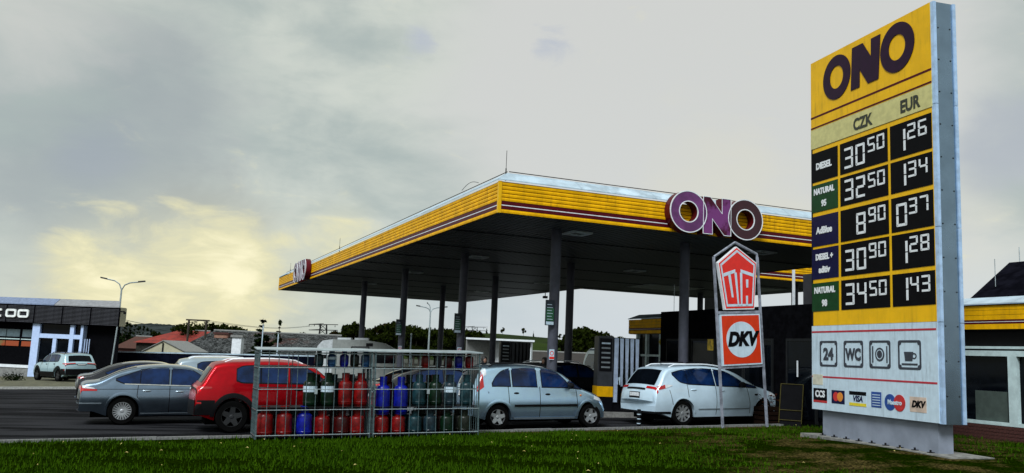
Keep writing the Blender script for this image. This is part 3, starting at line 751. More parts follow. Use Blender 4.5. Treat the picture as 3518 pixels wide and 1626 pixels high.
a = panel('card_logo', tx(1.307), tx(1.839), tz(1.29), tz(1.58), SIGNWHITE, -.019, th=.008); panel('card_band', tx(1.307), tx(1.839), tz(1.505), tz(1.58), SIGNBLACK, -.021, a, th=.004); panel('card_band', tx(1.307), tx(1.839), tz(1.29), tz(1.35), CARDY, -.021, a, th=.004); txt('VISA', tx(1.573), tz(1.43), .17, NAVYP, -.022, .006, .95, .2, parent=a)
a = panel('card_logo', tx(1.988), tx(2.28), tz(1.30), tz(1.60), CARDN, -.019, th=.008)
for q in range(5): panel('card_line', tx(2.02), tx(2.25), tz(1.335 + q*.05), tz(1.350 + q*.05), SIGNWHITE, -.0215, a, th=.004)
a = MB().disc(tx(2.53), tz(1.425), .165, .165, -.0195, -.0145, 28).build('card_disc', CARDN, tot); MB().disc(tx(2.79), tz(1.425), .165, .165, -.022, -.0145, 28).build('card_disc', CARDR, tot); txt('Maestro', tx(2.66), tz(1.425), .13, SIGNWHITE, -.024, .004, .95, parent=a)
a = panel('card_logo', tx(3.064), tx(3.492), tz(1.29), tz(1.565), PEACH, -.019, th=.008); txt('DKV', tx(3.28), tz(1.43), .17, SIGNBLACK, -.022, .010, 1.0, .25, parent=a)
panel('pale_sticker', tx(.06), tx(.42), tz(1.66), tz(1.88), M('sticker_cream', (.55, .53, .42), .5), -.02, th=.008)
# plinth and slab
MB().box(tx(.27), TW - .22, .09, TT - .09, .30, tz(1.13) + .02).build('plinth', PLINTH, tot)
MB().box(-.22, TW + .35, -.16, TT + .30, .28, .515).build('slab', M('slab_concrete', (.19, .185, .17), .85, var=.3, scale=6, bump=.3), tot)
m = MB()
for k in range(9): m.tube((tx(.35) + k * .42, .02, .51), (tx(.35) + k * .42, .02, .57), .02, 6).box(tx(.35) + k * .42 - .04, tx(.35) + k * .42 + .04, -.03, .08, .515, .53)
m.build('anchor_bolt', DARK, tot)

# ------------------------------------------------------------------ card sign on two legs, leaning a little
us = thing('card_sign', 'leaning grey steel frame with red five-sided panel above an orange square panel at the verge', 'sign')
pg = G(-1.95, 6.59); us.matrix_world = Matrix.Translation((pg.x, pg.y, lawn_z(pg.x, pg.y) - .05)) @ Matrix.Rotation(ANG, 4, 'Z') @ Matrix.Rotation(math.radians(-4.4), 4, 'Y')
POST = M('post_paint', (.21, .225, .27), .5, var=.35, scale=5, bump=.2)
for s_ in (-1, 1):
    MB().box(s_*.725 - .028, s_*.725 + .028, -.028, .028, 0, 4.62).build('leg', POST, us)
m = MB(); pts = [(-.72, 4.40), (-.72, 4.62), (0.0, 5.02), (.72, 4.70), (.72, 4.40)]
for p, q in zip(pts[:-1], pts[1:]): m.tube((p[0], 0, p[1]), (q[0], 0, q[1]), .035, 6)
m.build('top_frame', POST, us)
for z_ in (1.66, 3.12): MB().box(-.69, .69, -.03, .03, z_ - .035, z_ + .035).build('crossbar', POST, us)
def clipk(poly, k): 
    cx = sum(p[0] for p in poly)/len(poly); cz = sum(p[1] for p in poly)/len(poly)
    return [(cx + (x - cx)*k, cz + (z - cz)*k) for x, z in poly]
pent = [(-.48, 3.19), (.48, 3.19), (.64, 4.46), (0.0, 4.90), (-.64, 4.46)]
p5 = MB().prism(pent, -.06, .05).build('pentagon_panel', WHITE, us)
MB().prism(clipk(pent, .96), -.066, -.06).build('red_border', SIGNRED, p5)
MB().prism(clipk(pent, .90), -.070, -.066).build('white_border', SIGNWHITE, p5)
MB().prism(clipk(pent, .82), -.074, -.070).build('red_field', SIGNRED, p5)
m = MB(); Y0, Y1 = -.079, -.074
m.prism([(-.49, 4.08), (-.49, 4.17), (-.10, 4.28), (-.10, 4.19)], Y0, Y1); m.prism([(.08, 4.19), (.08, 4.28), (.50, 4.16), (.50, 4.07)], Y0, Y1)
m.prism([(-.075, 3.30), (-.03, 3.30), (-.055, 4.19), (-.13, 4.19)], Y0, Y1); m.prism([(.03, 3.30), (.075, 3.30), (.13, 4.19), (.055, 4.19)], Y0, Y1)
m.prism([(-.26, 3.52), (-.20, 3.52), (-.26, 4.15), (-.34, 4.13)], Y0, Y1); m.prism([(.24, 3.78), (.30, 3.78), (.32, 4.0), (.24, 4.0)], Y0, Y1); m.prism([(.20, 3.30), (.26, 3.30), (.28, 3.56), (.21, 3.56)], Y0, Y1)
m.build('emblem_strokes', SIGNWHITE, p5)
sq = MB().box(-.655, .655, -.055, .05, 1.70, 3.07).build('square_panel', SIGNWHITE, us)
MB().box(-.615, .615, -.060, -.055, 1.74, 3.03).build('orange_field', SIGNORANGE, sq)
MB().disc(0, 2.385, .50, .48, -.065, -.060, 48).build('white_disc', SIGNWHITE, sq)
ob('lettering', text_mesh('DKV', .50, .030, .004, .28, .92), SIGNBLACK, sq, loc=(0, -.069, 2.385))

# ------------------------------------------------------------------ cars
def interp(pts):
    xs = np.array([p[0] for p in pts], float); zs = np.array([p[1] for p in pts], float)
    h = np.diff(xs); d = np.diff(zs) / h; m_ = np.zeros(len(xs)); m_[0], m_[-1] = d[0], d[-1]
    for i in range(1, len(xs) - 1):
        if d[i-1] * d[i] > 0:
            w1, w2 = 2*h[i] + h[i-1], h[i] + 2*h[i-1]; m_[i] = (w1 + w2) / (w1 / d[i-1] + w2 / d[i])
    def f(x):
        x = min(max(x, xs[0]), xs[-1]); i = min(max(int(np.searchsorted(xs, x)) - 1, 0), len(h) - 1)
        t = (x - xs[i]) / h[i]
        return (2*t**3 - 3*t*t + 1)*zs[i] + (t**3 - 2*t*t + t)*h[i]*m_[i] + (-2*t**3 + 3*t*t)*zs[i+1] + (t**3 - t*t)*h[i]*m_[i+1]
    return f

class Car:
    NS, NA, NR = 12, 5, 5
    def __init__(s, L, W, prof, wheels, r, belt, sill=.24, tumble=.36, rr=.13, bow=(.10, .30), zr=.34, zf=.26, archgap=.055):
        s.L, s.W, s.top, s.wheels, s.r = L, W, interp(prof), wheels, r
        s.b0, s.b1 = belt; s.sill, s.tum, s.rr, s.bow, s.R = sill, tumble, rr, bow, r + archgap
        s.zr, s.zf, s.prof = zr, zf, prof
    def belt(s, x): return s.b0 + (s.b1 - s.b0) * x / s.L
    def bottom(s, x):
        z = s.sill
        if x < s.wheels[0] - s.R: z = s.sill + (s.zr - s.sill) * min(1, (s.wheels[0] - s.R - x) / .35)
        if x > s.wheels[1] + s.R: z = s.sill + (s.zf - s.sill) * min(1, (x - s.wheels[1] - s.R) / .35)
        for xw in s.wheels:
            d = abs(x - xw)
            if d < s.R - 1e-4: z = max(z, s.r + math.sqrt(s.R**2 - d*d))
        return z
    def half(s, x, z):
        w0 = s.W / 2; bl = s.belt(x)
        if z < .66: k = w0 * (1 - .105 * ((.66 - max(z, .2)) / .46)**1.6)
        elif z < bl: k = w0 * (1 - .065 * ((z - .66) / (bl - .66))**1.7)
        else: k = w0 * .935 - (z - bl) * s.tum
        t = max(0, (x - (s.L - 1.0)) / 1.0); k *= 1 - .10 * t**2.2
        t = max(0, (.7 - x) / .7); k *= 1 - .06 * t**2
        return k
    def bend(s, x, y):
        q = (y / (s.W/2))**2
        t = max(0, (1.0 - x) / 1.0); x2 = x + s.bow[0] * q * t
        t = max(0, (x - (s.L - 1.0)) / 1.0); return x2 - s.bow[1] * q * t
    def sec(s, x):
        zt, zb = s.top(x), s.bottom(x)
        crown = .035; r = min(s.rr, (zt - zb) * .3); ze = zt - crown - r
        pts = [(0, zb), (.9 * s.half(x, zb), zb)]
        for i in range(s.NS + 1):
            z = zb + (ze - zb) * i / s.NS; pts.append((s.half(x, z), z))
        yc = s.half(x, ze) - r
        for k in range(1, s.NA + 1):
            a = PI/2 * k / s.NA; pts.append((yc + r * math.cos(a), ze + r * math.sin(a)))
        for k in range(1, s.NR + 1):
            y = yc * (1 - k / s.NR); pts.append((y, zt - crown * (y / yc)**2))
        return pts
    def body(s):
        xs = set(np.round(np.linspace(0, s.L, 64), 4)) | set(np.round([p[0] for p in s.prof], 4))
        for xw in s.wheels:
            for k in range(0, 13): xs.add(round(xw + s.R * math.cos(PI * k / 12), 4))
            xs.add(round(xw + s.R + .004, 4)); xs.add(round(xw - s.R - .004, 4))
        xs = sorted(x for x in xs if 0 <= x <= s.L)
        out = [xs[0]]
        for x in xs[1:]:
            if x - out[-1] > .0035: out.append(x)
        m = MB(); secs = [s.sec(x) for x in out]; n = len(secs[0])
        for sg in (-1, 1):
            o = len(m.v)
            for x, sc_ in zip(out, secs): m.v += [(s.bend(x, y), sg * y, z) for y, z in sc_]
            for i in range(len(out) - 1):
                for j in range(n - 1):
                    q = (o + i*n + j, o + (i+1)*n + j, o + (i+1)*n + j + 1, o + i*n + j + 1); m.f.append(q if sg < 0 else q[::-1])
        o2 = len(out) * n
        for i0, fl in ((0, 0), ((len(out) - 1) * n, 1)):
            for j in range(n - 1):
                q = (i0 + j, i0 + j + 1, o2 + i0 + j + 1, o2 + i0 + j); m.f.append(q if fl else q[::-1])
        me = bpy.data.meshes.new('body'); me.from_pydata(m.v, [], m.f)
        bm = bmesh.new(); bm.from_mesh(me); bmesh.ops.remove_doubles(bm, verts=bm.verts, dist=.0008)
        bmesh.ops.recalc_face_normals(bm, faces=bm.faces); bm.to_mesh(me); bm.free()
        return me
    def S(s, x, z, sg, off):
        p = s.sec(x)[2:2 + s.NS + 1 + s.NA]
        z = min(max(z, p[0][1]), p[-1][1])
        for (y0, z0), (y1, z1) in zip(p[:-1], p[1:]):
            if z <= z1 + 1e-9:
                t = 0 if z1 - z0 < 1e-9 else (z - z0) / (z1 - z0); y = y0 + (y1 - y0) * t
                d = math.hypot(y1 - y0, z1 - z0) or 1; ny, nz = (z1 - z0)/d, -(y1 - y0)/d
                return (s.bend(x, y), sg * (y + ny*off), z + nz*off)
        y = p[-1][0]; return (s.bend(x, y), sg*y, p[-1][1] + off)
    def Tp(s, x, g, off):
        zt, zb = s.top(x), s.bottom(x); crown = .035; r = min(s.rr, (zt - zb) * .3); ze = zt - crown - r; yc = s.half(x, ze) - r
        e = .02; sl = (s.top(min(x + e, s.L)) - s.top(max(x - e, 0))) / (min(x + e, s.L) - max(x - e, 0)); d = math.hypot(1, sl)
        ag = abs(g); sg = 1 if g >= 0 else -1
        if ag <= 1: y = yc*ag; z = zt - crown*ag*ag
        else:
            a = PI/2 * (1 - min(1, (ag - 1) * 2)); y = yc + r*math.cos(a); z = ze + r*math.sin(a)
        return (s.bend(x, y) - sl/d*off, sg*y + (sg*off*.6 if ag > 1 else 0), z + off/d)
    def side_patch(s, lo, hi, sg, off=.007, nx=14, nz=7):
        lo_f = interp(lo) if len(lo) > 1 else None; hi_f = interp(hi)
        m = MB(); x0, x1 = lo[0][0], lo[-1][0]
        for i in range(nx + 1):
            x = x0 + (x1 - x0) * i / nx
            for j in range(nz + 1):
                z = lo_f(x) + (hi_f(x) - lo_f(x)) * j / nz; m.v.append(s.S(x, z, sg, off))
        m.f = [(i*(nz+1)+j, (i+1)*(nz+1)+j, (i+1)*(nz+1)+j+1, i*(nz+1)+j+1) for i in range(nx) for j in range(nz)]
        return m
    def top_patch(s, x0, x1, g0, g1, off=.008, nx=14, ny=12, g0b=None, g1b=None):
        m = MB(); g0b = g0 if g0b is None else g0b; g1b = g1 if g1b is None else g1b
        for i in range(nx + 1):
            t = i / nx; x = x0 + (x1 - x0) * t
            for j in range(ny + 1):
                a, b_ = g0 + (g0b - g0)*t, g1 + (g1b - g1)*t; m.v.append(s.Tp(x, a + (b_ - a) * j / ny, off))
        m.f = [(i*(ny+1)+j, (i+1)*(ny+1)+j, (i+1)*(ny+1)+j+1, i*(ny+1)+j+1) for i in range(nx) for j in range(ny)]
        return m
    def seam(s, pts, sg, wd=.008, off=.003):
        m = MB()
        for (xa, za), (xb, zb_) in zip(pts[:-1], pts[1:]):
            o = len(m.v); k = max(1, int(math.hypot(xb - xa, zb_ - za) / .08))
            for i in range(k + 1):
                t = i / k; x = xa + (xb - xa)*t; z = za + (zb_ - za)*t
                if abs(zb_ - za) > abs(xb - xa): m.v += [s.S(x - wd, z, sg, off), s.S(x + wd, z, sg, off)]
                else: m.v += [s.S(x, z - wd, sg, off), s.S(x, z + wd, sg, off)]
            m.f += [(o + 2*i, o + 2*i + 1, o + 2*i + 3, o + 2*i + 2) for i in range(k)]
        return m

def wheel_meshes(r, style, rim_frac=.66):
    w = .10; rim = r * rim_frac
    ty = MB().lathe([(rim*.96, -w), (r*.93, -w*1.02), (r, -w*.7), (r, w*.7), (r*.93, w*1.02), (rim*.96, w)], 36, 'y', cap=False).mesh('tyre'); ty.shade_smooth(); ty.set_sharp_from_angle(angle=.6)
    m = MB(); n = style
    m.lathe([(rim, .0), (rim, -w*.92), (rim*.93, -w*.96), (rim*.9, -w*.6), (rim*.9, 0)], 32, 'y', cap=False)
    m.lathe([(rim*.22, -.02), (rim*.22, -w*.82), (rim*.12, -w*.9), (0, -w*.9)], 18, 'y')
    for k in range(n):
        a = 2*PI*k/n + .2; hw0, hw1 = (.30, .20) if n <= 5 else ((.13, .11) if n <= 10 else (.07, .055))
        c_, s_ = math.cos(a), math.sin(a); pts = []
        for (rad, hw, yy) in ((rim*.18, hw0*rim, -w*.80), (rim*.94, hw1*rim, -w*.90)):
            for sg in (-1, 1): pts.append((c_*rad - s_*hw*sg, yy, s_*rad + c_*hw*sg))
        vs = pts + [(x, y + .035, z) for x, y, z in pts]
        m.add(vs, [(0, 1, 3, 2), (4, 6, 7, 5), (0, 2, 6, 4), (1, 5, 7, 3), (0, 4, 5, 1), (2, 3, 7, 6)])
    rm = m.mesh('rim')
    dk = MB().lathe([(rim*.92, -w*.35), (0, -w*.35)], 24, 'y').mesh('dark_back_disc')  # plain dark disc stands in for the shade behind the spokes
    return ty, rm, dk
RIMM = M('alloy', (.50, .52, .54), .35, metal=.8, var=.15)
RIMD = M('alloy_dark', (.025, .026, .028), .4, metal=.3)

def place(root, x, y, head, zoff=0.0):
    n = Vector((-.0276, 0, 1)).normalized() if y < 75 else Vector((0, 0, 1))
    f = Vector((math.cos(head), math.sin(head), 0)); f = (f - n * f.dot(n)).normalized(); l = n.cross(f)
    R = Matrix((f, l, n)).transposed().to_4x4()
    root.matrix_world = Matrix.Translation((x, y, ground_z(x, y) - .008 + zoff)) @ R

def build_car(name, label, shape, paint, spokes, rimmat, windows, wind, rear, tails, pos, extras=(), tail_side=None, glass=GLASSB, roofmat=None, heads=None, doors=None, handles=None, mirror=None, plate=None, hub_frac=.66):
    root = thing(name, label, 'car'); C = shape
    body = ob('body', C.body(), paint, root, smooth=True)
    MB().box(.35, C.L - .35, -C.W*.30, C.W*.30, .17, .62).build('underbody', RUBBER, root)
    ty, rm, dk = wheel_meshes(C.r, spokes, hub_frac)
    for xw in C.wheels:
        for sg in (-1, 1):
            wp = bpy.data.objects.new('wheel', None); COL.objects.link(wp); wp.parent = root
            wp.location = (xw, sg * (C.W/2 - .125), C.r + .004)
            if sg > 0: wp.rotation_euler = (0, 0, PI)
            ob('tyre', ty, RUBBER, wp); ob('rim', rm, rimmat, wp, smooth=False); ob('dark_back_disc', dk, BLACK, wp)
    for sg in (-1, 1):
        for lo, hi in windows:
            w_ = C.side_patch(lo, hi, sg).build('window', glass, root, smooth=True)
            gr = lambda pts, d: [(pts[0][0] - .022, pts[0][1] + d)] + [(a, b_ + d) for a, b_ in pts[1:-1]] + [(pts[-1][0] + .022, pts[-1][1] + d)]
            C.side_patch(gr(lo, -.026), gr(hi, .022), sg, .0035).build('window_seal', BLACK, w_, smooth=True)
    C.top_patch(*wind).build('windscreen', glass, root, smooth=True)
    C.top_patch(*rear).build('rear_window', GLASS, root, smooth=True)
    for sg in (-1, 1):
        for (lo, hi, mt) in (tail_side or ()): C.side_patch(lo, hi, sg, .010, 10, 6).build('tail_light', mt, root, smooth=True)
        for (x0, x1, ga, gb, mt) in tails:
            C.top_patch(x0, x1, sg*ga, sg*gb, .012, 8, 8).build('tail_light', mt, root, smooth=True)
        for (lo, hi, mt) in (heads or ()): C.side_patch(lo, hi, sg, .008, 8, 5).build('headlight', mt, root, smooth=True)
        for pts in (doors or ()): C.seam(pts, sg).build('door_seam', BLACK, root)
        for (hx, hz, hl, mt) in (handles or ()):
            x, y, z = C.S(hx, hz, sg, .0)
            m = MB().lathe([(0, -.5), (.3, -.42), (.46, -.2), (.5, 0), (.46, .2), (.3, .42), (0, .5)], 12)
            m.v = [(vz*hl, vy*.05, vx*.055) for vx, vy, vz in m.v]
            m.build('door_handle', mt, root, smooth=True, loc=(x, y, z))
        if mirror:
            mx, mz, mm = mirror; x, y, z = C.S(mx, mz, sg, 0)
            m = MB().lathe([(0, -.5), (.32, -.40), (.48, -.15), (.5, .1), (.4, .4), (0, .5)], 14)
            m.v = [(vx*.16, sg*(vz*.22), vy*.17) for vx, vy, vz in m.v]; m.box(-.03, .03, -sg*.02 - .09, -sg*.02 + .09, -.07, -.03)
            m.build('wing_mirror', mm, root, smooth=True, loc=(x, y + sg*.11, z + .05))
    if plate:
        x0, x1, g_, mt = plate; p = C.top_patch(x0, x1, -g_, g_, .012, 3, 3); p.build('number_plate', mt, root)
        C.top_patch(x0 - .004 if x0 > .004 else 0, x1 + .004, -g_*1.08, g_*1.08, .009, 3, 3).build('plate_holder', BLACK, root)
    if roofmat:
        C.top_patch(*roofmat[0]).build('roof_panel', roofmat[1], root, smooth=True)
    for fn in extras: fn(C, root)
    place(root, *pos)
    return root

def arch_trim(mat, wd=.07, lower=None, off=.010):
    def fn(C, root):
        for sg in (-1, 1):
            for xw in C.wheels:
                m = MB(); n = 28; a0 = .02
                for i in range(n + 1):
                    a = a0 + (PI - 2*a0) * i / n
                    for k, rad in enumerate((C.R + .002, C.R + wd*.5, C.R + wd)):
                        x = xw + rad*math.cos(a); z = C.r + rad*math.sin(a)
                        x = min(max(x, .02), C.L - .02); p = C.S(x, z, sg, off if k == 1 else off*.6); 
                        if k == 0:
                            q = C.S(x, max(z, C.bottom(x)), sg, off*.7); p = (q[0], q[1], z)
                        m.v.append(p)
                m.f = [(i*3 + k, (i+1)*3 + k, (i+1)*3 + k + 1, i*3 + k + 1) for i in range(n) for k in range(2)]
                m.build('arch_trim', mat, root, smooth=True)
            if lower:
                x0, x1 = C.wheels[0] + C.R + .02, C.wheels[1] - C.R - .02
                C.side_patch([(x0, C.sill + .01), (x1, C.sill + .01)], [(x0, lower), (x1, lower)], sg, .012, 12, 4).build('sill_cladding', mat, root, smooth=True)
    return fn
def side_strip(x0, x1, z0, z1, mat, nm='side_moulding', off=.014):
    def fn(C, root):
        for sg in (-1, 1): C.side_patch([(x0, z0), (x1, z0)], [(x0, z1), (x1, z1)], sg, off, 16, 2).build(nm, mat, root, smooth=True)
    return fn
def bumper_trim(x0, x1, z0, z1, mat, nm='bumper_trim'):
    def fn(C, root):
        for sg in (-1, 1): C.side_patch([(x0, z0), (x1, z0)], [(x0, z1), (x1, z1)], sg, .010, 8, 4).build(nm, mat, root, smooth=True)
        if x0 < .1:
            m = MB(); n = 12; w_ = C.half(0, .5)
            for i in range(n + 1):
                y = -w_ + 2*w_*i/n
                for z in (z0, z1): m.v.append((C.bend(0, y) - .012, y, z))
            m.f = [(2*i, 2*i+2, 2*i+3, 2*i+1) for i in range(n)]; m.build(nm, mat, root, smooth=True)
    return fn
def roof_rails(x0, x1, mat, g=.93):
    def fn(C, root):
        for sg in (-1, 1):
            m = MB(); pts = [Vector(C.Tp(x0 + (x1 - x0)*i/10, sg*g, .05 if 0 < i < 10 else .0)) for i in range(11)]
            m.path(pts, .018, 6); m.build('roof_rail', mat, root, smooth=True)
    return fn
def antenna(x, h=.25):
    def fn(C, root):
        p = Vector(C.Tp(x, 0, 0)); MB().tube(p, p + Vector((-h*.6, 0, h)), .006, 5).build('antenna', BLACK, root)
    return fn

def paint(name, col, metal=.45, rough=.3): return M(name, col, rough, metal=metal, var=.05, scale=3, coat=1.0)
P_SILVER = paint('silver_paint', (.54, .77, 1.0), .95, .31); P_WHITE = paint('white_paint', (.60, .76, .88), .25, .3); P_GREY = paint('grey_paint', (.17, .23, .30), 1.0, .30)
P_RED = M('red_paint', (.46, .002, .008), .36, metal=.9, var=.05, coat=.25); P_BLACK = paint('black_car_paint', (.006, .006, .010), .2, .2); P_MINT = paint('pale_mint_paint', (.38, .54, .60), .3, .3); P_LSIL = paint('light_silver_paint', (.36, .44, .50), .7, .3)
PLATE = M('plate_white', (.60, .62, .64), .4, var=.25, scale=30)

# silver compact people carrier
mer = Car(4.04, 1.70, [(0, .62), (.02, .80), (.05, .95), (.11, 1.10), (.30, 1.46), (.42, 1.56), (.75, 1.605), (1.5, 1.63), (2.1, 1.585), (2.45, 1.49), (3.12, 1.06), (3.3, 1.0), (3.75, .86), (3.95, .70), (4.04, .50)],
          (.72, 3.35), .305, (1.06, .98), sill=.24, tumble=.30, rr=.15, bow=(.08, .34), archgap=.06)
W_ = [([(.55, 1.085), (.7, 1.085), (1.06, 1.08)], [(.55, 1.13), (.66, 1.30), (.85, 1.44), (1.06, 1.51)]),
      ([(1.14, 1.08), (1.80, 1.065)], [(1.14, 1.52), (1.5, 1.535), (1.80, 1.525)]),
      ([(1.96, 1.06), (2.72, 1.045)], [(1.96, 1.52), (2.25, 1.485), (2.5, 1.34), (2.72, 1.10)]),
      ([(2.72, 1.045), (2.76, 1.04), (3.10, 1.0)], [(2.72, 1.17), (2.76, 1.20), (3.10, 1.01)])]
pM = G(.08, -.06 - .72 + 0.0)
mer_o = build_car('silver_minivan', 'silver compact people carrier in the lane beside the gas cylinder cages', mer, P_SILVER, 5, RIMM, W_, (2.50, 3.10, -.93, .93, .008, 14, 12), (.12, .40, -.86, .86, .008, 10, 10),
          [], (pM.x, pM.y, ANG), extras=(arch_trim(P_SILVER, .09, off=.022), side_strip(1.16, 2.95, .56, .62, BLACK), side_strip(1.05, 3.0, .255, .30, P_LSIL, 'sill_trim', .02), roof_rails(.55, 2.2, BLACK), antenna(.6, .2)),
          tail_side=[([(.10, .93), (.30, 1.05)], [(.10, 1.0), (.30, 1.44)], REDL), ([(.30, 1.30), (.40, 1.36)], [(.30, 1.45), (.40, 1.50)], CLEARL)],
          heads=[([(3.62, .74), (3.9, .68)], [(3.62, .84), (3.9, .74)], CLEARL)],
          doors=[[(1.10, .30), (1.02, .60), (1.0, 1.06)], [(1.88, .30), (1.88, 1.06)], [(2.98, .32), (2.95, .60), (2.92, 1.0)]],
          handles=[(1.22, .90, .15, BLACK), (2.10, .87, .15, BLACK), (.42, .92, .012, BLACK), (3.05, .84, .05, AMBER)], mirror=(2.72, 1.04, BLACK), plate=(.022, .048, .3, PLATE))
# white large people carrier
smx = Car(4.80, 1.90, [(0, .70), (.02, .90), (.06, 1.02), (.13, 1.10), (.50, 1.53), (.62, 1.60), (1.0, 1.645), (1.9, 1.66), (2.55, 1.60), (2.85, 1.52), (3.70, 1.08), (3.9, 1.03), (4.45, .90), (4.68, .76), (4.80, .52)],
          (.98, 3.83), .345, (1.13, 1.02), sill=.24, tumble=.40, rr=.14, bow=(.13, .40))
W_ = [([(.72, 1.40), (.95, 1.20), (1.18, 1.15)], [(.72, 1.43), (.95, 1.485), (1.18, 1.52)]),
      ([(1.20, 1.145), (2.10, 1.105)], [(1.20, 1.52), (1.7, 1.55), (2.10, 1.535)]),
      ([(2.17, 1.10), (3.05, 1.065)], [(2.17, 1.53), (2.5, 1.485), (2.8, 1.36), (3.05, 1.20)]),
      ([(3.08, 1.065), (3.55, 1.04)], [(3.08, 1.18), (3.3, 1.12), (3.55, 1.045)])]
pS = G(.03, 4.35)
def smax_roof(C, root):
    m = MB()
    for xb in (1.25, 2.2):
        a, b_ = Vector(C.Tp(xb, -.95, .10)), Vector(C.Tp(xb, .95, .10)); m.tube(a, b_, .022, 6)
    m.build('crossbar', BLACK, root)
smx_o = build_car('white_minivan', 'white large people carrier with roof bars behind the leaning card sign', smx, P_WHITE, 10, RIMM, W_, (2.92, 3.68, -.94, .94, .008, 14, 12), (.15, .50, -.93, .93, .008, 12, 10),
          [(.065, .115, .62, 1.5, REDL), (.042, .064, -.0, .60, BLACK)], (pS.x, pS.y, ANG + .03), extras=(arch_trim(P_WHITE, .05, off=.012), roof_rails(.75, 2.7, WHITE), smax_roof, side_strip(1.5, 3.3, .44, .47, P_LSIL, 'door_crease', .008), bumper_trim(0.0, .55, .34, .40, BLACK)),
          tail_side=[([(.13, .98), (.36, 1.02)], [(.13, 1.06), (.36, 1.12)], REDL), ([(.36, 1.02), (.62, 1.09)], [(.36, 1.12), (.62, 1.11)], CLEARL)],
          heads=[([(4.1, .82), (4.6, .72)], [(4.1, .93), (4.6, .80)], CLEARL)],
          doors=[[(1.18, .78), (1.16, 1.13)], [(2.12, .30), (2.12, 1.10)], [(3.30, .32), (3.28, .6), (3.22, 1.02)], [(.62, .5), (.50, .98)]], handles=[(1.36, .98, .20, P_WHITE), (2.32, .95, .20, P_WHITE), (3.52, .84, .12, BLACK)], mirror=(2.98, 1.07, BLACK), plate=(.008, .018, .32, PLATE), hub_frac=.70)
# grey hatchback
mon = Car(4.78, 1.88, [(0, .66), (.02, .86), (.06, .99), (.12, 1.05), (.42, 1.10), (1.0, 1.345), (1.55, 1.465), (2.05, 1.495), (2.5, 1.47), (2.8, 1.40), (3.55, 1.02), (3.75, .985), (4.4, .86), (4.66, .72), (4.78, .50)],
          (1.08, 3.93), .335, (.99, .90), sill=.22, tumble=.38, rr=.12, bow=(.12, .36))
W_ = [([(.90, 1.10), (1.12, 1.02), (1.45, 1.005)], [(.90, 1.12), (1.12, 1.21), (1.45, 1.335)]),
      ([(1.47, 1.0), (2.12, .98)], [(1.47, 1.34), (1.8, 1.385), (2.12, 1.395)]),
      ([(2.20, .975), (3.02, .945)], [(2.20, 1.395), (2.6, 1.36), (2.85, 1.24), (3.02, 1.09)]),
      ([(3.04, .945), (3.35, .93)], [(3.04, 1.07), (3.2, 1.0), (3.35, .94)])]
WAIST = M('chrome_strip', (.62, .62, .58), .25, metal=.9)
def waist(x0, x1, z0, z1):
    def fn(C, root):
        for sg in (-1, 1): C.side_patch([(x0, z0), (x1, z1)], [(x0, z0 + .022), (x1, z1 + .022)], sg, .012, 14, 1).build('waist_strip', WAIST, root, smooth=True)
    return fn
pMo = G(2.8 + .82, -8.74 - 1.08)
mon_o = build_car('grey_hatchback', 'dark grey hatchback with multi-spoke wheels queuing at the left', mon, P_GREY, 20, RIMM, W_, (2.84, 3.52, -.93, .93, .008, 14, 12), (.50, 1.35, -.86, .86, .008, 12, 10),
          [(.028, .055, .55, 1.5, REDL)], (pMo.x, pMo.y, ANG), extras=(arch_trim(P_GREY, .075, off=.020), waist(1.1, 3.1, .985, .925), side_strip(.35, 3.6, .868, .878, BLACK, 'door_crease', .006), side_strip(1.5, 3.5, .27, .29, P_LSIL, 'sill_trim', .012), bumper_trim(0.0, .55, .52, .55, P_LSIL)),
          tail_side=[([(.04, .83), (.42, .83)], [(.04, .90), (.42, .87)], REDL), ([(.06, .90), (.36, .88)], [(.06, .97), (.36, .90)], CLEARL)],
          heads=[([(4.05, .76), (4.6, .68)], [(4.05, .87), (4.6, .76)], CLEARL)],
          doors=[[(1.52, .40), (1.40, .72), (1.42, 1.0)], [(2.16, .27), (2.16, .98)], [(3.30, .30), (3.25, .9)]], handles=[(1.62, .83, .22, P_LSIL), (2.40, .81, .22, P_LSIL)], mirror=(3.0, .96, P_GREY), plate=(.008, .018, .3, PLATE), hub_frac=.68)
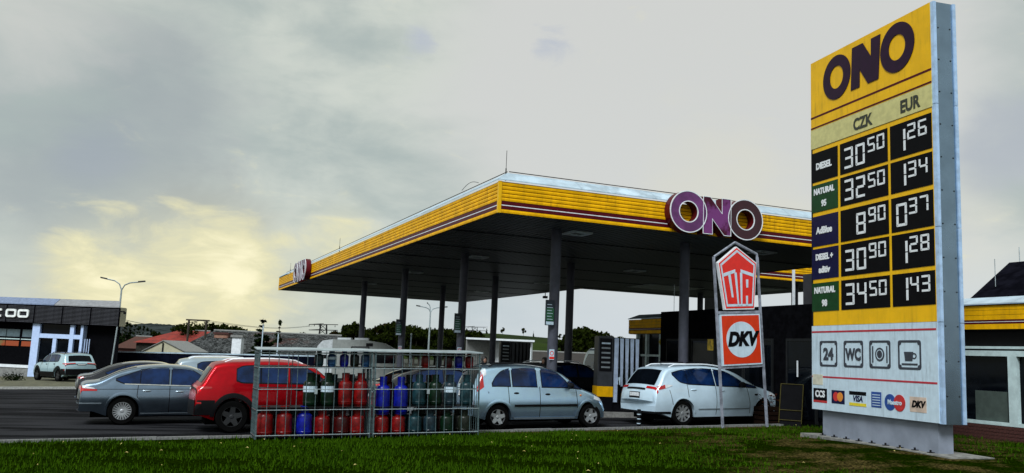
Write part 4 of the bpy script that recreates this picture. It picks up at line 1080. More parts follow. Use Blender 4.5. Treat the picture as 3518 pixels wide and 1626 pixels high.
# red SUV
suv = Car(4.50, 1.86, [(0, .72), (.02, .95), (.06, 1.05), (.14, 1.12), (.40, 1.49), (.47, 1.58), (.9, 1.645), (1.8, 1.665), (2.45, 1.61), (2.7, 1.54), (3.30, 1.14), (3.5, 1.10), (4.15, 1.0), (4.40, .82), (4.50, .58)],
          (.90, 3.57), .36, (1.13, 1.08), sill=.28, tumble=.30, rr=.14, bow=(.10, .36), zr=.40, zf=.32, archgap=.07)
WS = [([(.98, 1.19), (1.12, 1.14), (1.50, 1.13)], [(.98, 1.43), (1.12, 1.50), (1.50, 1.525)]),
      ([(1.53, 1.13), (2.12, 1.12)], [(1.53, 1.525), (2.12, 1.525)]),
      ([(2.20, 1.12), (3.0, 1.10)], [(2.20, 1.525), (2.5, 1.48), (2.75, 1.36), (3.0, 1.16)])]
def make_suv(name, label, pt, pos, roofmat=None, plate=PLATE, rim=RIMD):
    return build_car(name, label, suv, pt, 5, rim, WS, (2.74, 3.28, -.93, .93, .008, 14, 12), (.17, .40, -.90, .90, .008, 10, 10),
          [(.050, .085, .45, 1.5, REDL), (.035, .048, 0, 1.4, BLACK)], pos, extras=(arch_trim(BLACK, .11, lower=.56, off=.016), bumper_trim(0.0, .46, .41, .74, BLACK), roof_rails(.7, 2.5, BLACK if roofmat else WHITE)),
          tail_side=[([(.07, .98), (.38, 1.0)], [(.07, 1.05), (.38, 1.04)], REDL), ([(.03, .66), (.14, .66)], [(.03, .70), (.14, .70)], REDL)], heads=[([(3.95, .86), (4.32, .78)], [(3.95, .96), (4.32, .86)], CLEARL)], roofmat=roofmat,
          doors=[[(1.45, .52), (1.32, .8), (1.36, 1.13)], [(2.16, .47), (2.16, 1.12)], [(3.12, .5), (3.08, 1.08)]], handles=[(1.42, .99, .22, BLACK), (2.38, .97, .22, BLACK)], mirror=(2.95, 1.11, BLACK), plate=(.022, .034, .3, plate))
pR = G(-.08 + .82, -6.4 - .90)
make_suv('red_suv', 'bright red sport utility car with black wheel arch cladding partly behind the cylinder cages', P_RED, (pR.x, pR.y, ANG))
pF = at(205, 1300, 50)
make_suv('white_suv', 'pale mint white sport utility car with black roof parked before the showroom', P_MINT, (pF.x + 1.3, pF.y - .2, math.radians(141)), roofmat=((.45, 2.7, -1.3, 1.3, .006, 14, 14), P_BLACK))
def plain_car(name, label, pt, pos, shp=suv, wins=WS, **k):
    return build_car(name, label, shp, pt, 5, RIMM, wins, k.get('wind', (2.74, 3.28, -.93, .93, .008, 10, 8)), k.get('rear', (.17, .40, -.90, .90, .008, 8, 8)), [(.05, .07, .75, 1.2, REDL)], pos,
          tail_side=[([(.07, .93), (.20, .94)], [(.07, .98), (.20, .98)], REDL)], heads=[([(3.95, .80), (4.32, .74)], [(3.95, .92), (4.32, .84)], CLEARL)], mirror=(2.95, 1.08, BLACK), handles=[(1.42, .93, .2, pt), (2.38, .92, .2, pt)], extras=k.get('extras', ()))
MW = W_
MW = [([(.90, 1.10), (1.12, 1.02), (1.45, 1.005)], [(.90, 1.12), (1.12, 1.21), (1.45, 1.335)]), ([(1.47, 1.0), (2.12, .98)], [(1.47, 1.34), (1.8, 1.385), (2.12, 1.395)]), ([(2.20, .975), (3.02, .945)], [(2.20, 1.395), (2.6, 1.36), (2.85, 1.24), (3.02, 1.09)])]
p = at(262, 1300, 28.5); plain_car('black_hatchback', 'glossy black hatchback half hidden behind the dark grey hatchback', P_BLACK, (p.x, p.y, ANG), mon, MW, wind=(2.84, 3.52, -.93, .93, .008, 10, 8), rear=(.50, 1.35, -.86, .86, .008, 8, 8), extras=(waist(1.1, 3.1, .985, .925),))
p = at(560, 1300, 27.5); plain_car('silver_estate', 'pale silver car whose roof shows between the grey hatchback and the red car', P_LSIL, (p.x, p.y, ANG), extras=(roof_rails(.7, 2.5, WHITE),))
p = at(1330, 1320, 26.0); plain_car('dark_hatchback', 'dark car seen through the wire of the right cylinder cage', P_BLACK, (p.x - .6, p.y, ANG), mon, MW, wind=(2.84, 3.52, -.93, .93, .008, 10, 8), rear=(.50, 1.35, -.86, .86, .008, 8, 8))
p = at(1905, 1300, 31.0); plain_car('black_suv', 'black sport utility car at the pump beyond the silver people carrier', P_BLACK, (p.x - 1.4, p.y, ANG + .12), extras=(roof_rails(.7, 2.5, WHITE),))
p = at(1560, 1300, 38.0); plain_car('dark_saloon', 'dark car waiting far under the canopy behind the right cage', P_BLACK, (p.x, p.y, ANG), mon, MW, wind=(2.84, 3.52, -.93, .93, .008, 10, 8), rear=(.50, 1.35, -.86, .86, .008, 8, 8))
# small white van beyond the pump
van = Car(4.9, 1.9, [(0, .8), (.02, 1.9), (.10, 2.18), (.4, 2.25), (3.3, 2.25), (3.6, 2.15), (4.15, 1.35), (4.6, 1.12), (4.82, .9), (4.9, .6)], (.95, 3.9), .33, (1.3, 1.2), sill=.28, tumble=.10, rr=.12)
p = at(2190, 1300, 36.0)
build_car('white_van', 'white van parked beyond the tall fuel pump', van, P_WHITE, 5, RIMM, [([(2.6, 1.35), (3.7, 1.3)], [(2.6, 1.95), (3.3, 1.95), (3.7, 1.6)])], (3.62, 4.12, -.9, .9, .008, 8, 8), (.03, .09, -.8, .8, .008, 4, 6), [], (p.x, p.y, ANG + 1.45), mirror=(3.5, 1.35, BLACK))

# ------------------------------------------------------------------ gas cylinder cages
WIRE = M('cage_wire', (.10, .15, .16), .45, metal=.55, var=.3, scale=20)
CROOF = M('cage_roof', (.36, .42, .44), .45, metal=.3, var=.2, scale=3)
CD, CH = .72, 1.85
def make_cage(label, u0, w0, w1):
    L_ = w1 - w0; p = G(u0, w0); e = thing('cylinder_cage', label, 'cage', group='gas cylinder cages')
    e.matrix_world = Matrix.Translation((p.x, p.y, lawn_z(p.x, p.y) - .02)) @ Matrix.Rotation(ANG, 4, 'Z') @ Matrix.Rotation(-math.atan(.0276*.92), 4, 'Y')
    n = 12
    vm = MB().tube((0, 0, .02), (0, 0, CH), .0085, 6).mesh('wire'); hm = MB().tube((0, 0, 0), (L_, 0, 0), .0085, 6).mesh('wire'); dm = MB().tube((0, 0, 0), (0, CD, 0), .0085, 6).mesh('wire'); hmat = M('cage_rail', (.42, .50, .52), .4, metal=.5, var=.2, scale=20)
    for i in range(n + 1):
        ob('wire', vm, WIRE, e, loc=(L_*i/n, 0, 0))
        if i % 4 == 0: ob('wire', vm, WIRE, e, loc=(L_*i/n, CD, 0))
    for i in range(1, 5):
        for x in (0, L_): ob('wire', vm, WIRE, e, loc=(x, CD*i/5, 0))
    for z in (.10, .62, 1.05, 1.50, CH - .04):
        ob('rail', hm, hmat, e, loc=(0, -.015, z)); ob('wire', MB().tube((0, 0, 0), (L_, 0, 0), .0085, 6).mesh('wire'), WIRE, e, loc=(0, CD + .015, z))
        for x in (-.015, L_ + .015): ob('wire', dm, WIRE, e, loc=(x, 0, z))
    pm = MB().box(-.016, .016, -.016, .016, 0, CH + .01).mesh('corner_post')
    for x in (0, L_):
        for y in (0, CD): ob('corner_post', pm, WIRE, e, loc=(x, y, 0))
    MB().hexa([(-.06, -.07, CH + .012), (L_ + .06, -.07, CH + .012), (L_ + .03, CD + .07, CH + .05), (-.03, CD + .07, CH + .05), (-.06, -.07, CH + .034), (L_ + .06, -.07, CH + .034), (L_ + .03, CD + .07, CH + .072), (-.03, CD + .07, CH + .072)]).build('roof', CROOF, e)
    for z in (.06, .66, 1.51):
        MB().box(.02, L_ - .02, .03, CD - .02, z, z + .014).build('shelf', DARK, e)  # shelves made solid and dark so they shade the inside of the cage
    m = MB().box(L_*.5 - .03, L_*.5 + .03, -.04, -.01, .95, 1.05); m.build('padlock', STEEL, e)
    return e
cageL = make_cage('left wire cage for gas cylinders, standing in front of the red car', -2.38, -6.13, -3.74)
cageR = make_cage('right wire cage for gas cylinders, next to the silver people carrier', -2.38, -3.66, -1.22)
CYL = {'red': (.26, .004, .004), 'darkred': (.09, .003, .003), 'blue': (.004, .012, .36), 'lightblue': (.03, .12, .30), 'teal': (.016, .068, .085), 'green': (.002, .026, .008), 'olive': (.022, .030, .018), 'greyblue': (.020, .050, .070)}
cylmesh = {}
def cyl_parts(r, h):
    k = (r, h)
    if k not in cylmesh:
        b_ = MB().lathe([(r*.92, .0), (r*.98, .05), (r, .09), (r, h*.62), (r*.95, h*.69), (r*.78, h*.745), (r*.40, h*.775), (0, h*.78)], 20).mesh('body'); b_.shade_smooth()
        c_ = MB().lathe([(r*.52, h*.755), (r*.56, h), (r*.50, h), (r*.47, h*.755)], 16).mesh('collar')
        f_ = MB().lathe([(r*.86, -.02), (r*.88, .03), (r*.80, .03), (r*.80, -.02)], 16).mesh('foot_ring')
        v_ = MB().tube((0, 0, h*.77), (0, 0, h*.92), .018, 6).mesh('valve')
        l_ = MB().lathe([(r*1.004, h*.42), (r*1.004, h*.60)], 20).mesh('label_band')
        bm = bmesh.new(); bm.from_mesh(l_); bmesh.ops.delete(bm, geom=[f for f in bm.faces if len(f.verts) > 4 or f.calc_center_median().y > -.02], context='FACES'); bm.to_mesh(l_); bm.free()
        g_ = MB().lathe([(r*1.006, h*.10), (r*1.03, h*.115), (r*1.006, h*.13)], 20).mesh('rib')
        cylmesh[k] = (b_, c_, f_, v_, l_, g_)
    return cylmesh[k]
def cylinder(cage, x, y, z, col, r, h, label, band=False):
    base, mk = col, M('cylinder_' + col, tuple(x * (.62 if col in ('red', 'blue', 'lightblue') else .45) for x in CYL[col]), .38, var=.45, scale=6, coat=.08, spec=.3)
    e = thing('gas_cylinder', label, 'cylinder', group='gas cylinders in the cages'); e.matrix_world = cage.matrix_world @ Matrix.Translation((x, y, z + .02)) @ Matrix.Rotation(random.uniform(-.4, .4), 4, 'Z')
    b_, c_, f_, v_, l_, g_ = cyl_parts(r, h)
    for nm, me, mt in (('body', b_, mk), ('collar', c_, mk), ('foot_ring', f_, mk), ('valve', v_, STEEL), ('rib', g_, mk)):
        o = bpy.data.objects.new(nm, me); COL.objects.link(o); o.parent = e
        if not me.materials: me.materials.append(mt)
        o.material_slots[0].link = 'OBJECT'; o.material_slots[0].material = mt
    if band: ob('label_band', l_, SIGNWHITE, e)
def zx(z_, cage):   # column of the photo's cage picture -> metres along the cage
    return None
LB = [('red', .20, 'first'), ('red', .60, 'second'), ('blue', 1.02, ''), ('red', 1.40, 'third'), ('darkred', 1.82, ''), ('red', 2.16, 'last')]
for i, (c_, x, w_) in enumerate(LB):
    cylinder(cageL, x, .22, .07, c_, .165, .60 if i < 3 else .50, 'blue gas cylinder on the floor of the left cage' if c_ == 'blue' else ('dark red squat gas cylinder on the floor of the left cage' if c_ == 'darkred' else f'red gas cylinder, {w_} red one from the left on the left cage floor'))
LM = [('green', 1.12, 'left'), ('green', 1.50, 'right'), ('red', 1.88, 'left'), ('red', 2.22, 'right')]
for c_, x, w_ in LM: cylinder(cageL, x, .24, .67, c_, .15, .70, f'{w_} one of two tall {c_} gas cylinders on the middle shelf of the left cage', band=(c_ == 'green'))
for c_, x in (('teal', 1.28), ('lightblue', 1.56), ('blue', 1.83), ('olive', 2.06), ('lightblue', 2.30)):
    lab = {'teal': 'small teal gas cylinder on the top shelf of the left cage', 'blue': 'small dark blue gas cylinder on the top shelf of the left cage', 'olive': 'small olive gas cylinder on the top shelf of the left cage'}.get(c_) or ('small light blue gas cylinder second along the left cage top shelf' if x < 2 else 'small light blue gas cylinder at the right end of the left cage top shelf')
    cylinder(cageL, x, .25, 1.53, c_, .10, .31, lab, band=(x == 1.56))
for i, (c_, x) in enumerate((('red', .24), ('red', .62), ('teal', 1.00), ('greyblue', 1.36), ('green', 1.76), ('olive', 2.18))):
    lab = ['left one of two red gas cylinders on the floor of the right cage', 'right one of two red gas cylinders on the floor of the right cage', 'teal gas cylinder on the floor of the right cage', 'grey blue gas cylinder with a white hose on the floor of the right cage', 'green gas cylinder on the floor of the right cage', 'olive gas cylinder on the floor of the right cage at its end'][i]
    cylinder(cageR, x, .22, .07, c_, .155, .48, lab)
for i, (c_, x) in enumerate((('blue', .25), ('blue', .66), ('teal', 1.08), ('green', 1.46), ('greyblue', 1.82), ('teal', 2.22))):
    lab = ['left one of two tall bright blue gas cylinders in the right cage', 'right one of two tall bright blue gas cylinders in the right cage', 'left teal gas cylinder on the middle shelf of the right cage', 'green gas cylinder on the middle shelf of the right cage', 'grey blue gas cylinder with a white label on the right cage shelf', 'teal gas cylinder at the right end of the right cage middle shelf'][i]
    cylinder(cageR, x, .22, .67 if i > 1 else .50, c_, .155, .68 if i > 1 else .80, lab, band=(i == 4))
for i, (c_, x) in enumerate((('red', 1.22), ('darkred', 1.76), ('blue', 2.02), ('red', 2.28))):
    lab = ['small red gas cylinder standing alone on the right cage top shelf', 'small dark red gas cylinder on the right cage top shelf', 'small bright blue gas cylinder on the right cage top shelf', 'small red gas cylinder at the right end of the right cage top shelf'][i]
    cylinder(cageR, x, .25, 1.53, c_, .10, .31, lab)

# back rows of dark cylinders, added to fill the gaps and darken the cages
ORDN = ['first', 'second', 'third', 'fourth', 'fifth']
for cg, side in ((cageL, 'left'), (cageR, 'right')):
    for i, c_ in enumerate(('darkred', 'teal', 'green', 'darkred', 'olive')):
        cylinder(cg, .40 + i * .43, .52, .07, c_, .15, .50, f'{ORDN[i]} added gas cylinder from the left in the gap-darkening back row on the {side} cage floor')
    for i, c_ in enumerate(('green', 'teal', 'darkred') if side == 'left' else ('darkred', 'olive', 'green', 'teal')):
        cylinder(cg, (1.30 if side == 'left' else .45) + i * (.38 if side == 'left' else .48), .52, .67, c_, .145, .66, f'{ORDN[i]} added gas cylinder from the left in the gap-darkening back row of the {side} cage middle shelf')
# ------------------------------------------------------------------ fuel pumps
PUMPS = M('pump_silver_blue', (.52, .62, .80), .3, metal=.3, var=.12); PUMPK = M('pump_black', (.004, .004, .006), .35, spec=.12); PUMPG = M('pump_grey', (.025, .028, .035), .5, var=.2)
def make_pump(label, pos, rz, silver=True, wdt=1.35):
    e = thing('fuel_pump', label, 'pump', group='fuel pumps'); e.matrix_world = Matrix.Translation((pos.x, pos.y, ground_z(pos.x, pos.y) - .05)) @ Matrix.Rotation(rz, 4, 'Z')
    MB().box(-.9, wdt + .3, -.75, .75, 0, .20).build('island', CONC, e)
    MB().box(0, .48, -.30, .30, .20, 2.55).build('display_column', PUMPG, e)
    MB().box(-.02, .50, -.315, .315, .66, .98).build('yellow_base', YEL, e); MB().box(-.018, .498, -.313, .313, .205, .655).build('dark_base', PUMPK, e)
    MB().box(.04, .44, -.318, -.30, 1.45, 2.48).build('screen', PUMPK, e)
    for k in range(6): MB().box(.10, .38, -.325, -.317, 1.55 + k*.15, 1.60 + k*.15).build('readout', M('readout_grey', (.22, .25, .27), .4) if k < 5 else SIGNWHITE, e)
    MB().box(.50, wdt, -.24, .24, .20, 2.52).build('hose_cabinet', PUMPK, e)
    n = 5; sw = (wdt - .52) / n
    for k in range(n):
        x = .52 + k*sw
        MB().hexa([(x + .055, -.30, 1.0), (x + sw - .045, -.30, 1.0), (x + sw - .045, -.24, 1.0), (x + .055, -.24, 1.0), (x + .01, -.30, 2.50), (x + sw - .03, -.30, 2.50), (x + sw - .03, -.24, 2.50), (x + .01, -.24, 2.50)] if k else
                  [(x, -.30, .5), (x + sw - .045, -.30, .5), (x + sw - .045, -.24, .5), (x, -.24, .5), (x, -.30, 2.50), (x + sw - .03, -.30, 2.50), (x + sw - .03, -.24, 2.50), (x, -.24, 2.50)]).build('hose_panel', PUMPS if silver else PUMPG, e)
        xh = x + sw - .012
        MB().path([(xh, -.30, 2.5), (xh, -.33, 2.0), (xh - .02, -.38, 1.2), (xh, -.42, .6), (xh + .03, -.36, .45), (xh + .02, -.32, .9), (xh, -.31, 1.15)], .022, 6).build('hose', RUBBER, e)
        nz = MB(); nz.box(xh - .03, xh + .03, -.40, -.30, 1.05, 1.28); nz.tube((xh, -.36, 1.28), (xh, -.31, 1.5), .018, 6); nz.build('nozzle', [SIGNWHITE, BLACK, GREENP, GREENP, BLACK][k], e)
        MB().box(xh - .025, xh + .025, -.315, -.30, 1.55, 1.60).build('clip', SIGNWHITE, e)
    return e
p2_ = at(2046, 1300, 28.0)
make_pump('tall fuel pump with silver blue hose panels and a yellow base', p2_, ANG * .3)
p1_ = at(1716, 1230, 40.0)
make_pump('dark fuel pump with black hoses in front of the white kiosk', p1_, ANG * .3, False, 1.35)
# striped bollard between the cars
pb = G(-.95, 3.9); e = thing('bollard', 'short black bollard with white rings between the two people carriers', 'bollard', (pb.x, pb.y, ground_z(pb.x, pb.y) - .03))
MB().tube((0, 0, 0), (0, 0, .50), .05, 12).build('post', BLACK, e)
for z_ in (.12, .24, .36): MB().lathe([(.052, 0), (.053, .022)], 14, c=(0, 0, z_)).build('ring', SIGNWHITE, e)

# ------------------------------------------------------------------ people (mostly hidden by cars)
def person(label, x, y, rz, coat):
    e = thing('person', label, 'person', (x, y, ground_z(x, y)), rz)
    J = dict(pel=(0, 0, .95), ch=(0, 0, 1.25), up=(0, 0, 1.42), nk=(0, .0, 1.50), hd=(0, -.01, 1.58), h2=(0, -.015, 1.68), h3=(0, -.01, 1.755),
             sl=(-.19, 0, 1.41), el=(-.27, .02, 1.13), wl=(-.25, -.10, .90), hl=(-.25, -.14, .82), sr=(.19, 0, 1.41), er=(.27, .02, 1.13), wr=(.25, -.10, .90), hr=(.25, -.14, .82),
             kl=(-.11, -.02, .50), al=(-.12, .02, .09), tl=(-.13, -.14, .04), kr=(.11, -.02, .50), ar=(.12, .02, .09), tr=(.13, -.14, .04), pl=(-.10, 0, .88), pr=(.10, 0, .88))
    R = dict(pel=.16, ch=.17, up=.14, nk=.06, hd=.085, h2=.10, h3=.06, sl=.075, el=.055, wl=.038, hl=.035, sr=.075, er=.055, wr=.038, hr=.035, kl=.07, al=.045, tl=.04, kr=.07, ar=.045, tr=.04, pl=.10, pr=.10)
    E_ = [('pel', 'ch'), ('ch', 'up'), ('up', 'nk'), ('nk', 'hd'), ('hd', 'h2'), ('h2', 'h3'), ('up', 'sl'), ('sl', 'el'), ('el', 'wl'), ('wl', 'hl'), ('up', 'sr'), ('sr', 'er'), ('er', 'wr'), ('wr', 'hr'), ('pel', 'pl'), ('pl', 'kl'), ('kl', 'al'), ('al', 'tl'), ('pel', 'pr'), ('pr', 'kr'), ('kr', 'ar'), ('ar', 'tr')]
    ks = list(J); me = bpy.data.meshes.new('body'); me.from_pydata([J[k] for k in ks], [(ks.index(a), ks.index(b_)) for a, b_ in E_], [])
    o = ob('body', me, coat, e); md = o.modifiers.new('skin', 'SKIN'); md.use_smooth_shade = True
    for i, k in enumerate(ks): me.skin_vertices[0].data[i].radius = (R[k], R[k] * (.8 if k in ('ch', 'up', 'pel') else 1))
    me.skin_vertices[0].data[0].use_root = True
    sd = o.modifiers.new('sub', 'SUBSURF'); sd.levels = 1; sd.render_levels = 2
    m = MB().lathe([(0, .105), (.06, .095), (.095, .05), (.105, 0), (.09, -.06), (.05, -.08)], 14, c=(0, .012, 1.70)); m.build('hair', M('dark_hair', (.010, .008, .007), .6), e, smooth=True)
    m = MB().lathe([(0, .09), (.06, .07), (.078, 0), (.066, -.07), (.03, -.11), (0, -.115)], 14, c=(0, -.028, 1.665)); m.build('face', M('skin_tone', (.30, .16, .11), .5), e, smooth=True)
    return e
q = at(1661, 1300, 29.0); person('person in dark clothes standing behind the right end of the cylinder cages', q.x, q.y, .4, M('dark_coat', (.010, .011, .014), .8))
q = at(1868, 1300, 29.5); person('person in a dark jacket standing beside the nearest grey column', q.x, q.y, -.6, M('dark_jacket', (.008, .008, .010), .8))

# ------------------------------------------------------------------ showroom on the left
DZ = -.75
sr_ = thing('car_showroom', 'low dark showroom with louvred fascia, white entrance frame and cut-off white lettering', 'building'); 
s0 = at(-120, 1200, 58.5); s1 = at(408, 1200, 57.0)
dvec = (s1 - s0); dvec.z = 0; SL = dvec.length
sr_.matrix_world = Matrix.Translation((s1.x, s1.y, 0)) @ Matrix.Rotation(math.atan2(dvec.y, dvec.x), 4, 'Z')
# local x to the right, 0 = right edge; -y towards the viewer
LOUV = M('louvre_dark', (.045, .045, .055), .45, var=.3); LOUVB = M('louvre_back', (.003, .003, .004), .8, spec=.0)
MB().hexa([(-SL - 4, .35, DZ), (-.25, .35, DZ), (-6.6, 9, DZ), (-SL - 4, 9, DZ), (-SL - 4, .35, 4.0), (-.25, .35, 4.0), (-6.6, 9, 4.0), (-SL - 4, 9, 4.0)]).build('hall', M('hall_dark', (.004, .004, .005), .8, spec=.0), sr_)
MB().box(-SL - 4, 0, -.30, .35, 2.78, 4.02).build('fascia_box', LOUVB, sr_)
lm = MB().box(-.95, .95, -.02, .02, -.018, .018).mesh('louvre')
npan = int((SL + 4) / 2.0)
for k in range(npan):
    cx = -1.0 - k * 2.0
    for i in range(13): ob('louvre', lm, LOUV, sr_, loc=(cx, -.325, 2.86 + i * .085))
    MB().box(cx + .955, cx + 1.045, -.34, -.30, 2.80, 3.98).build('louvre_post', LOUVB, sr_)
ROOFB = M('roof_edge_blue', (.20, .25, .38), .4, metal=.3)
for k in range(5):
    a = -k * 4.6 - .02
    MB().hexa([(a - 4.56, -.42, 3.99), (a, -.42, 3.99), (a - (.35 if k == 0 else 0), .2, 4.40), (a - 4.56, .2, 4.40), (a - 4.56, -.42, 4.05), (a, -.42, 4.05), (a - (.35 if k == 0 else 0), .2, 4.46), (a - 4.56, .2, 4.46)]).build('roof_sheet', ROOFB if k != 0 else M('roof_edge_grey', (.22, .22, .23), .5), sr_)
MB().box(.0, .04, -.3, .4, 2.8, 4.0).build('fascia_end', CREAM, sr_)
m = MB().box(-.02, .35, -.36, -.30, 3.72, 3.80).box(.30, .45, -.38, -.28, 3.60, 3.74); m.build('corner_lamp', BLACK, sr_)
# lettering C O O in rounded slabs
LET = M('white_letter', (.82, .84, .82), .4)
def rrect(m, x0, x1, z0, z1, t_, y0, y1, open_right=False):
    c = .16
    m.box(x0 + c, x1 - c, y0, y1, z1 - t_, z1); m.box(x0 + c, x1 - c, y0, y1, z0, z0 + t_); m.box(x0, x0 + t_, y0, y1, z0 + c, z1 - c)
    if not open_right: m.box(x1 - t_, x1, y0, y1, z0 + c, z1 - c)
    for (cx, cz, a0) in ((x0 + c, z0 + c, PI), (x0 + c, z1 - c, PI/2)) + (() if open_right else ((x1 - c, z0 + c, 1.5*PI), (x1 - c, z1 - c, 0))):
        n = 5
        for i in range(n):
            a, b_ = a0 + PI/2*i/n, a0 + PI/2*(i+1)/n; r1, r0 = c, max(.0, c - t_)
            m.prism([(cx + r1*math.cos(a), cz + r1*math.sin(a)), (cx + r1*math.cos(b_), cz + r1*math.sin(b_)), (cx + r0*math.cos(b_), cz + r0*math.sin(b_)), (cx + r0*math.cos(a), cz + r0*math.sin(a))], y0, y1)
xr = 0
def srx(px): return (at(px, 1080, 57.3) - s1).length * (-1)
for (pa, pb_, op) in ((68, 112, False), (20, 62, False), (-28, 12, True)):
    m = MB(); xa, xb = srx(pa), srx(pb_); rrect(m, xa, xb, 3.12, 3.66, .135, -.46, -.36, op); m.build('fascia_letter', LET, sr_)
# entrance frame and glazing
SW = M('showroom_white', (.46, .58, .84), .4, var=.05)
xs_ = [srx(v) for v in (122, 152, 210, 226, 285, 305, 345, 365)]
for (a, b_) in ((xs_[0], xs_[1]), (xs_[4], xs_[5]), (xs_[6], xs_[7])): MB().box(a, b_, -.12, .3, DZ, 2.78).build('entrance_post', SW, sr_)
MB().box(xs_[2], xs_[3], -.10, .3, DZ, 2.0).build('entrance_post', SW, sr_)
MB().box(xs_[1], xs_[4], -.11, .3, 1.86, 2.14).build('entrance_beam', SW, sr_); MB().box(xs_[5], xs_[6], -.11, .3, 1.86, 2.14).build('entrance_beam', SW, sr_)
for (a, b_, z0, z1) in ((xs_[1], xs_[2], DZ, 1.86), (xs_[3], xs_[4], DZ, 1.86), (xs_[5], xs_[6], DZ, 1.86), (xs_[1], xs_[4], 2.14, 2.76), (xs_[5], xs_[6], 2.14, 2.76)): MB().box(a, b_, .05, .09, z0, z1).build('glass_pane', GLASS, sr_)
for q in range(3): MB().tube((xs_[7] + .15 + q*.16, -.05, 0), (xs_[7] + .15 + q*.16, -.05, 1.9), .03, 6).build('pipe', SW, sr_)
MB().tube((-.30, -.25, DZ), (-.10, -.25, 2.8), .05, 8).build('downpipe', STEEL, sr_)
WREF = M('window_teal', (.09, .13, .15), .3); WREF2 = M('window_lower_colours', (.10, .14, .05), .5, col2=(.30, .05, .01), scale=.35, thr=(.46, .54))
for (pa, pb_) in ((-60, 0), (3, 55), (66, 116)):
    xa, xb = srx(pa), srx(pb_)
    MB().box(xa, xb, .30, .345, 1.86, 2.35).build('window', WREF, sr_); MB().box(xa, xb, .30, .345, 1.25, 1.58).build('window', WREF2, sr_); MB().box(xa - .05, xb + .05, .28, .34, 1.68, 1.74).build('window_rail', WFRAME, sr_)
MB().box(-SL - 4, xs_[0], .0, .34, -.15, .03).build('white_band', WHITE, sr_)
MB().box(-SL - 4, xs_[0], .05, .33, DZ - .2, -.15).build('plinth', GREYWALL, sr_)
# grassy strip and kerb before the showroom
pk = struct(MB().box(-.02, .02, -.02, .02, -.02, 0).build('pavement_kerb', KERB, loc=G(24.5, -30, ground_z(*G(24.5, -30).xy) - .1)))
for i in range(19):
    p = G(24.5, -29.5 + i); o = ob('kerbstone', kme, M('kerb_pale', (.34, .34, .32), .85, var=.25, scale=14)); o.parent = pk
    o.data = kme; o.material_slots[0].link = 'OBJECT'; o.material_slots[0].material = MATS['kerb_pale']
    o.location = Vector((p.x, p.y, ground_z(p.x, p.y) + .10)) - pk.location; o.rotation_euler = (0, -math.atan(.0276 * BX.x), ANG)
pv = quad_sheet('pavement', [24.6, 30, 37, 44], [-45, -36, -30, -22.5, -16, -10.6], lambda x, y: plane_z(x, y) + .015, M('dry_verge', (.085, .080, .045), .95, var=.4, scale=2.5))
for (k, px, py, d) in ((0, 35, 1312, 50), (1, 55, 1308, 50.5)):
    p = at(px, py, d); m = MB()
    for i in range(260):
        a = Vector((random.gauss(0, .22), random.gauss(0, .2), abs(random.gauss(.18, .13)))); dd = Vector((random.uniform(-1, 1), random.uniform(-1, 1), random.uniform(-1, 1))) * .06
        m.add([a, a + dd, a + dd.orthogonal()], [(0, 1, 2)])
    o = m.build('low_shrub', NEEDLE, loc=(p.x, p.y, plane_z(p.x, p.y))); tag(o, ['small dark shrub at the pavement edge, farther from the mint car', 'small dark shrub at the pavement edge, nearer the mint car'][k], 'shrub', 'shrubs by the showroom')

# ------------------------------------------------------------------ boundary wall, houses, barns behind
wl = at(380, 1209, 62); wr_ = at(1120, 1222, 60); dv = wr_ - wl; dv.z = 0
bw = thing('boundary_wall', 'long dark boundary wall with a pale coping behind the parked cars', 'wall'); bw.matrix_world = Matrix.Translation((wl.x, wl.y, 0)) @ Matrix.Rotation(math.atan2(dv.y, dv.x), 4, 'Z')
WLN = dv.length; nseg = 7
for k in range(nseg):
    a, b_ = WLN*k/nseg, WLN*(k+1)/nseg - .02; za = 1.13 + .33*k/nseg; zb_ = 1.13 + .33*(k+1)/nseg
    MB().hexa([(a, 0, -1.2), (b_, 0, -1.2), (b_, .25, -1.2), (a, .25, -1.2), (a, 0, za - .09), (b_, 0, zb_ - .09), (b_, .25, zb_ - .09), (a, .25, za - .09)]).build('wall_panel', DARKWALL, bw)
    MB().hexa([(a, -.05, za - .085), (b_, -.05, zb_ - .085), (b_, .3, zb_ - .085), (a, .3, za - .085), (a, -.05, za), (b_, -.05, zb_), (b_, .3, zb_), (a, .3, za)]).build('coping', FLASH, bw)
def gable_house(name, label, pl, pr, depth, ridge_py, eave_py, base_z, dy, wallm, roofm, ridge_in=(0, 0), chim=()):
    a = at(pl, eave_py, depth); b_ = at(pr, eave_py, depth); zr = at((pl + pr)/2, ridge_py, depth + dy/2).z; ze = (a.z + b_.z)/2
    e = thing(name, label, 'building', (0, 0, 0)); x0, x1 = a.x, b_.x; y0, y1 = depth, depth + dy; rm = (y0 + y1)/2
    MB().box(x0 + .3, x1 - .3, y0 + .4, y1 - .4, base_z, ze).build('wall', wallm, e)
    r = MB().add([(x0, y0, ze - .1), (x1, y0, ze - .1), (x1, y1, ze - .1), (x0, y1, ze - .1), (x0 + ridge_in[0], rm, zr), (x1 - ridge_in[1], rm, zr)], [(0, 1, 5, 4), (2, 3, 4, 5), (1, 2, 5), (3, 0, 4), (0, 3, 2, 1)]).build('roof', roofm, e)
    MB().tube((x0 + ridge_in[0], rm, zr + .03), (x1 - ridge_in[1], rm, zr + .03), .10, 6).build('ridge', GREYWALL, r)
    return e, x0, x1, y0, rm, ze, zr
SPECK = bpy.data.materials.new('mottled_roof'); SPECK.use_nodes = True
t = NT(SPECK.node_tree); tcn = t.n('ShaderNodeTexCoord'); b = t.n('ShaderNodeBsdfPrincipled'); o_ = t.n('ShaderNodeOutputMaterial'); t.put(o_.inputs[0], b.outputs[0])
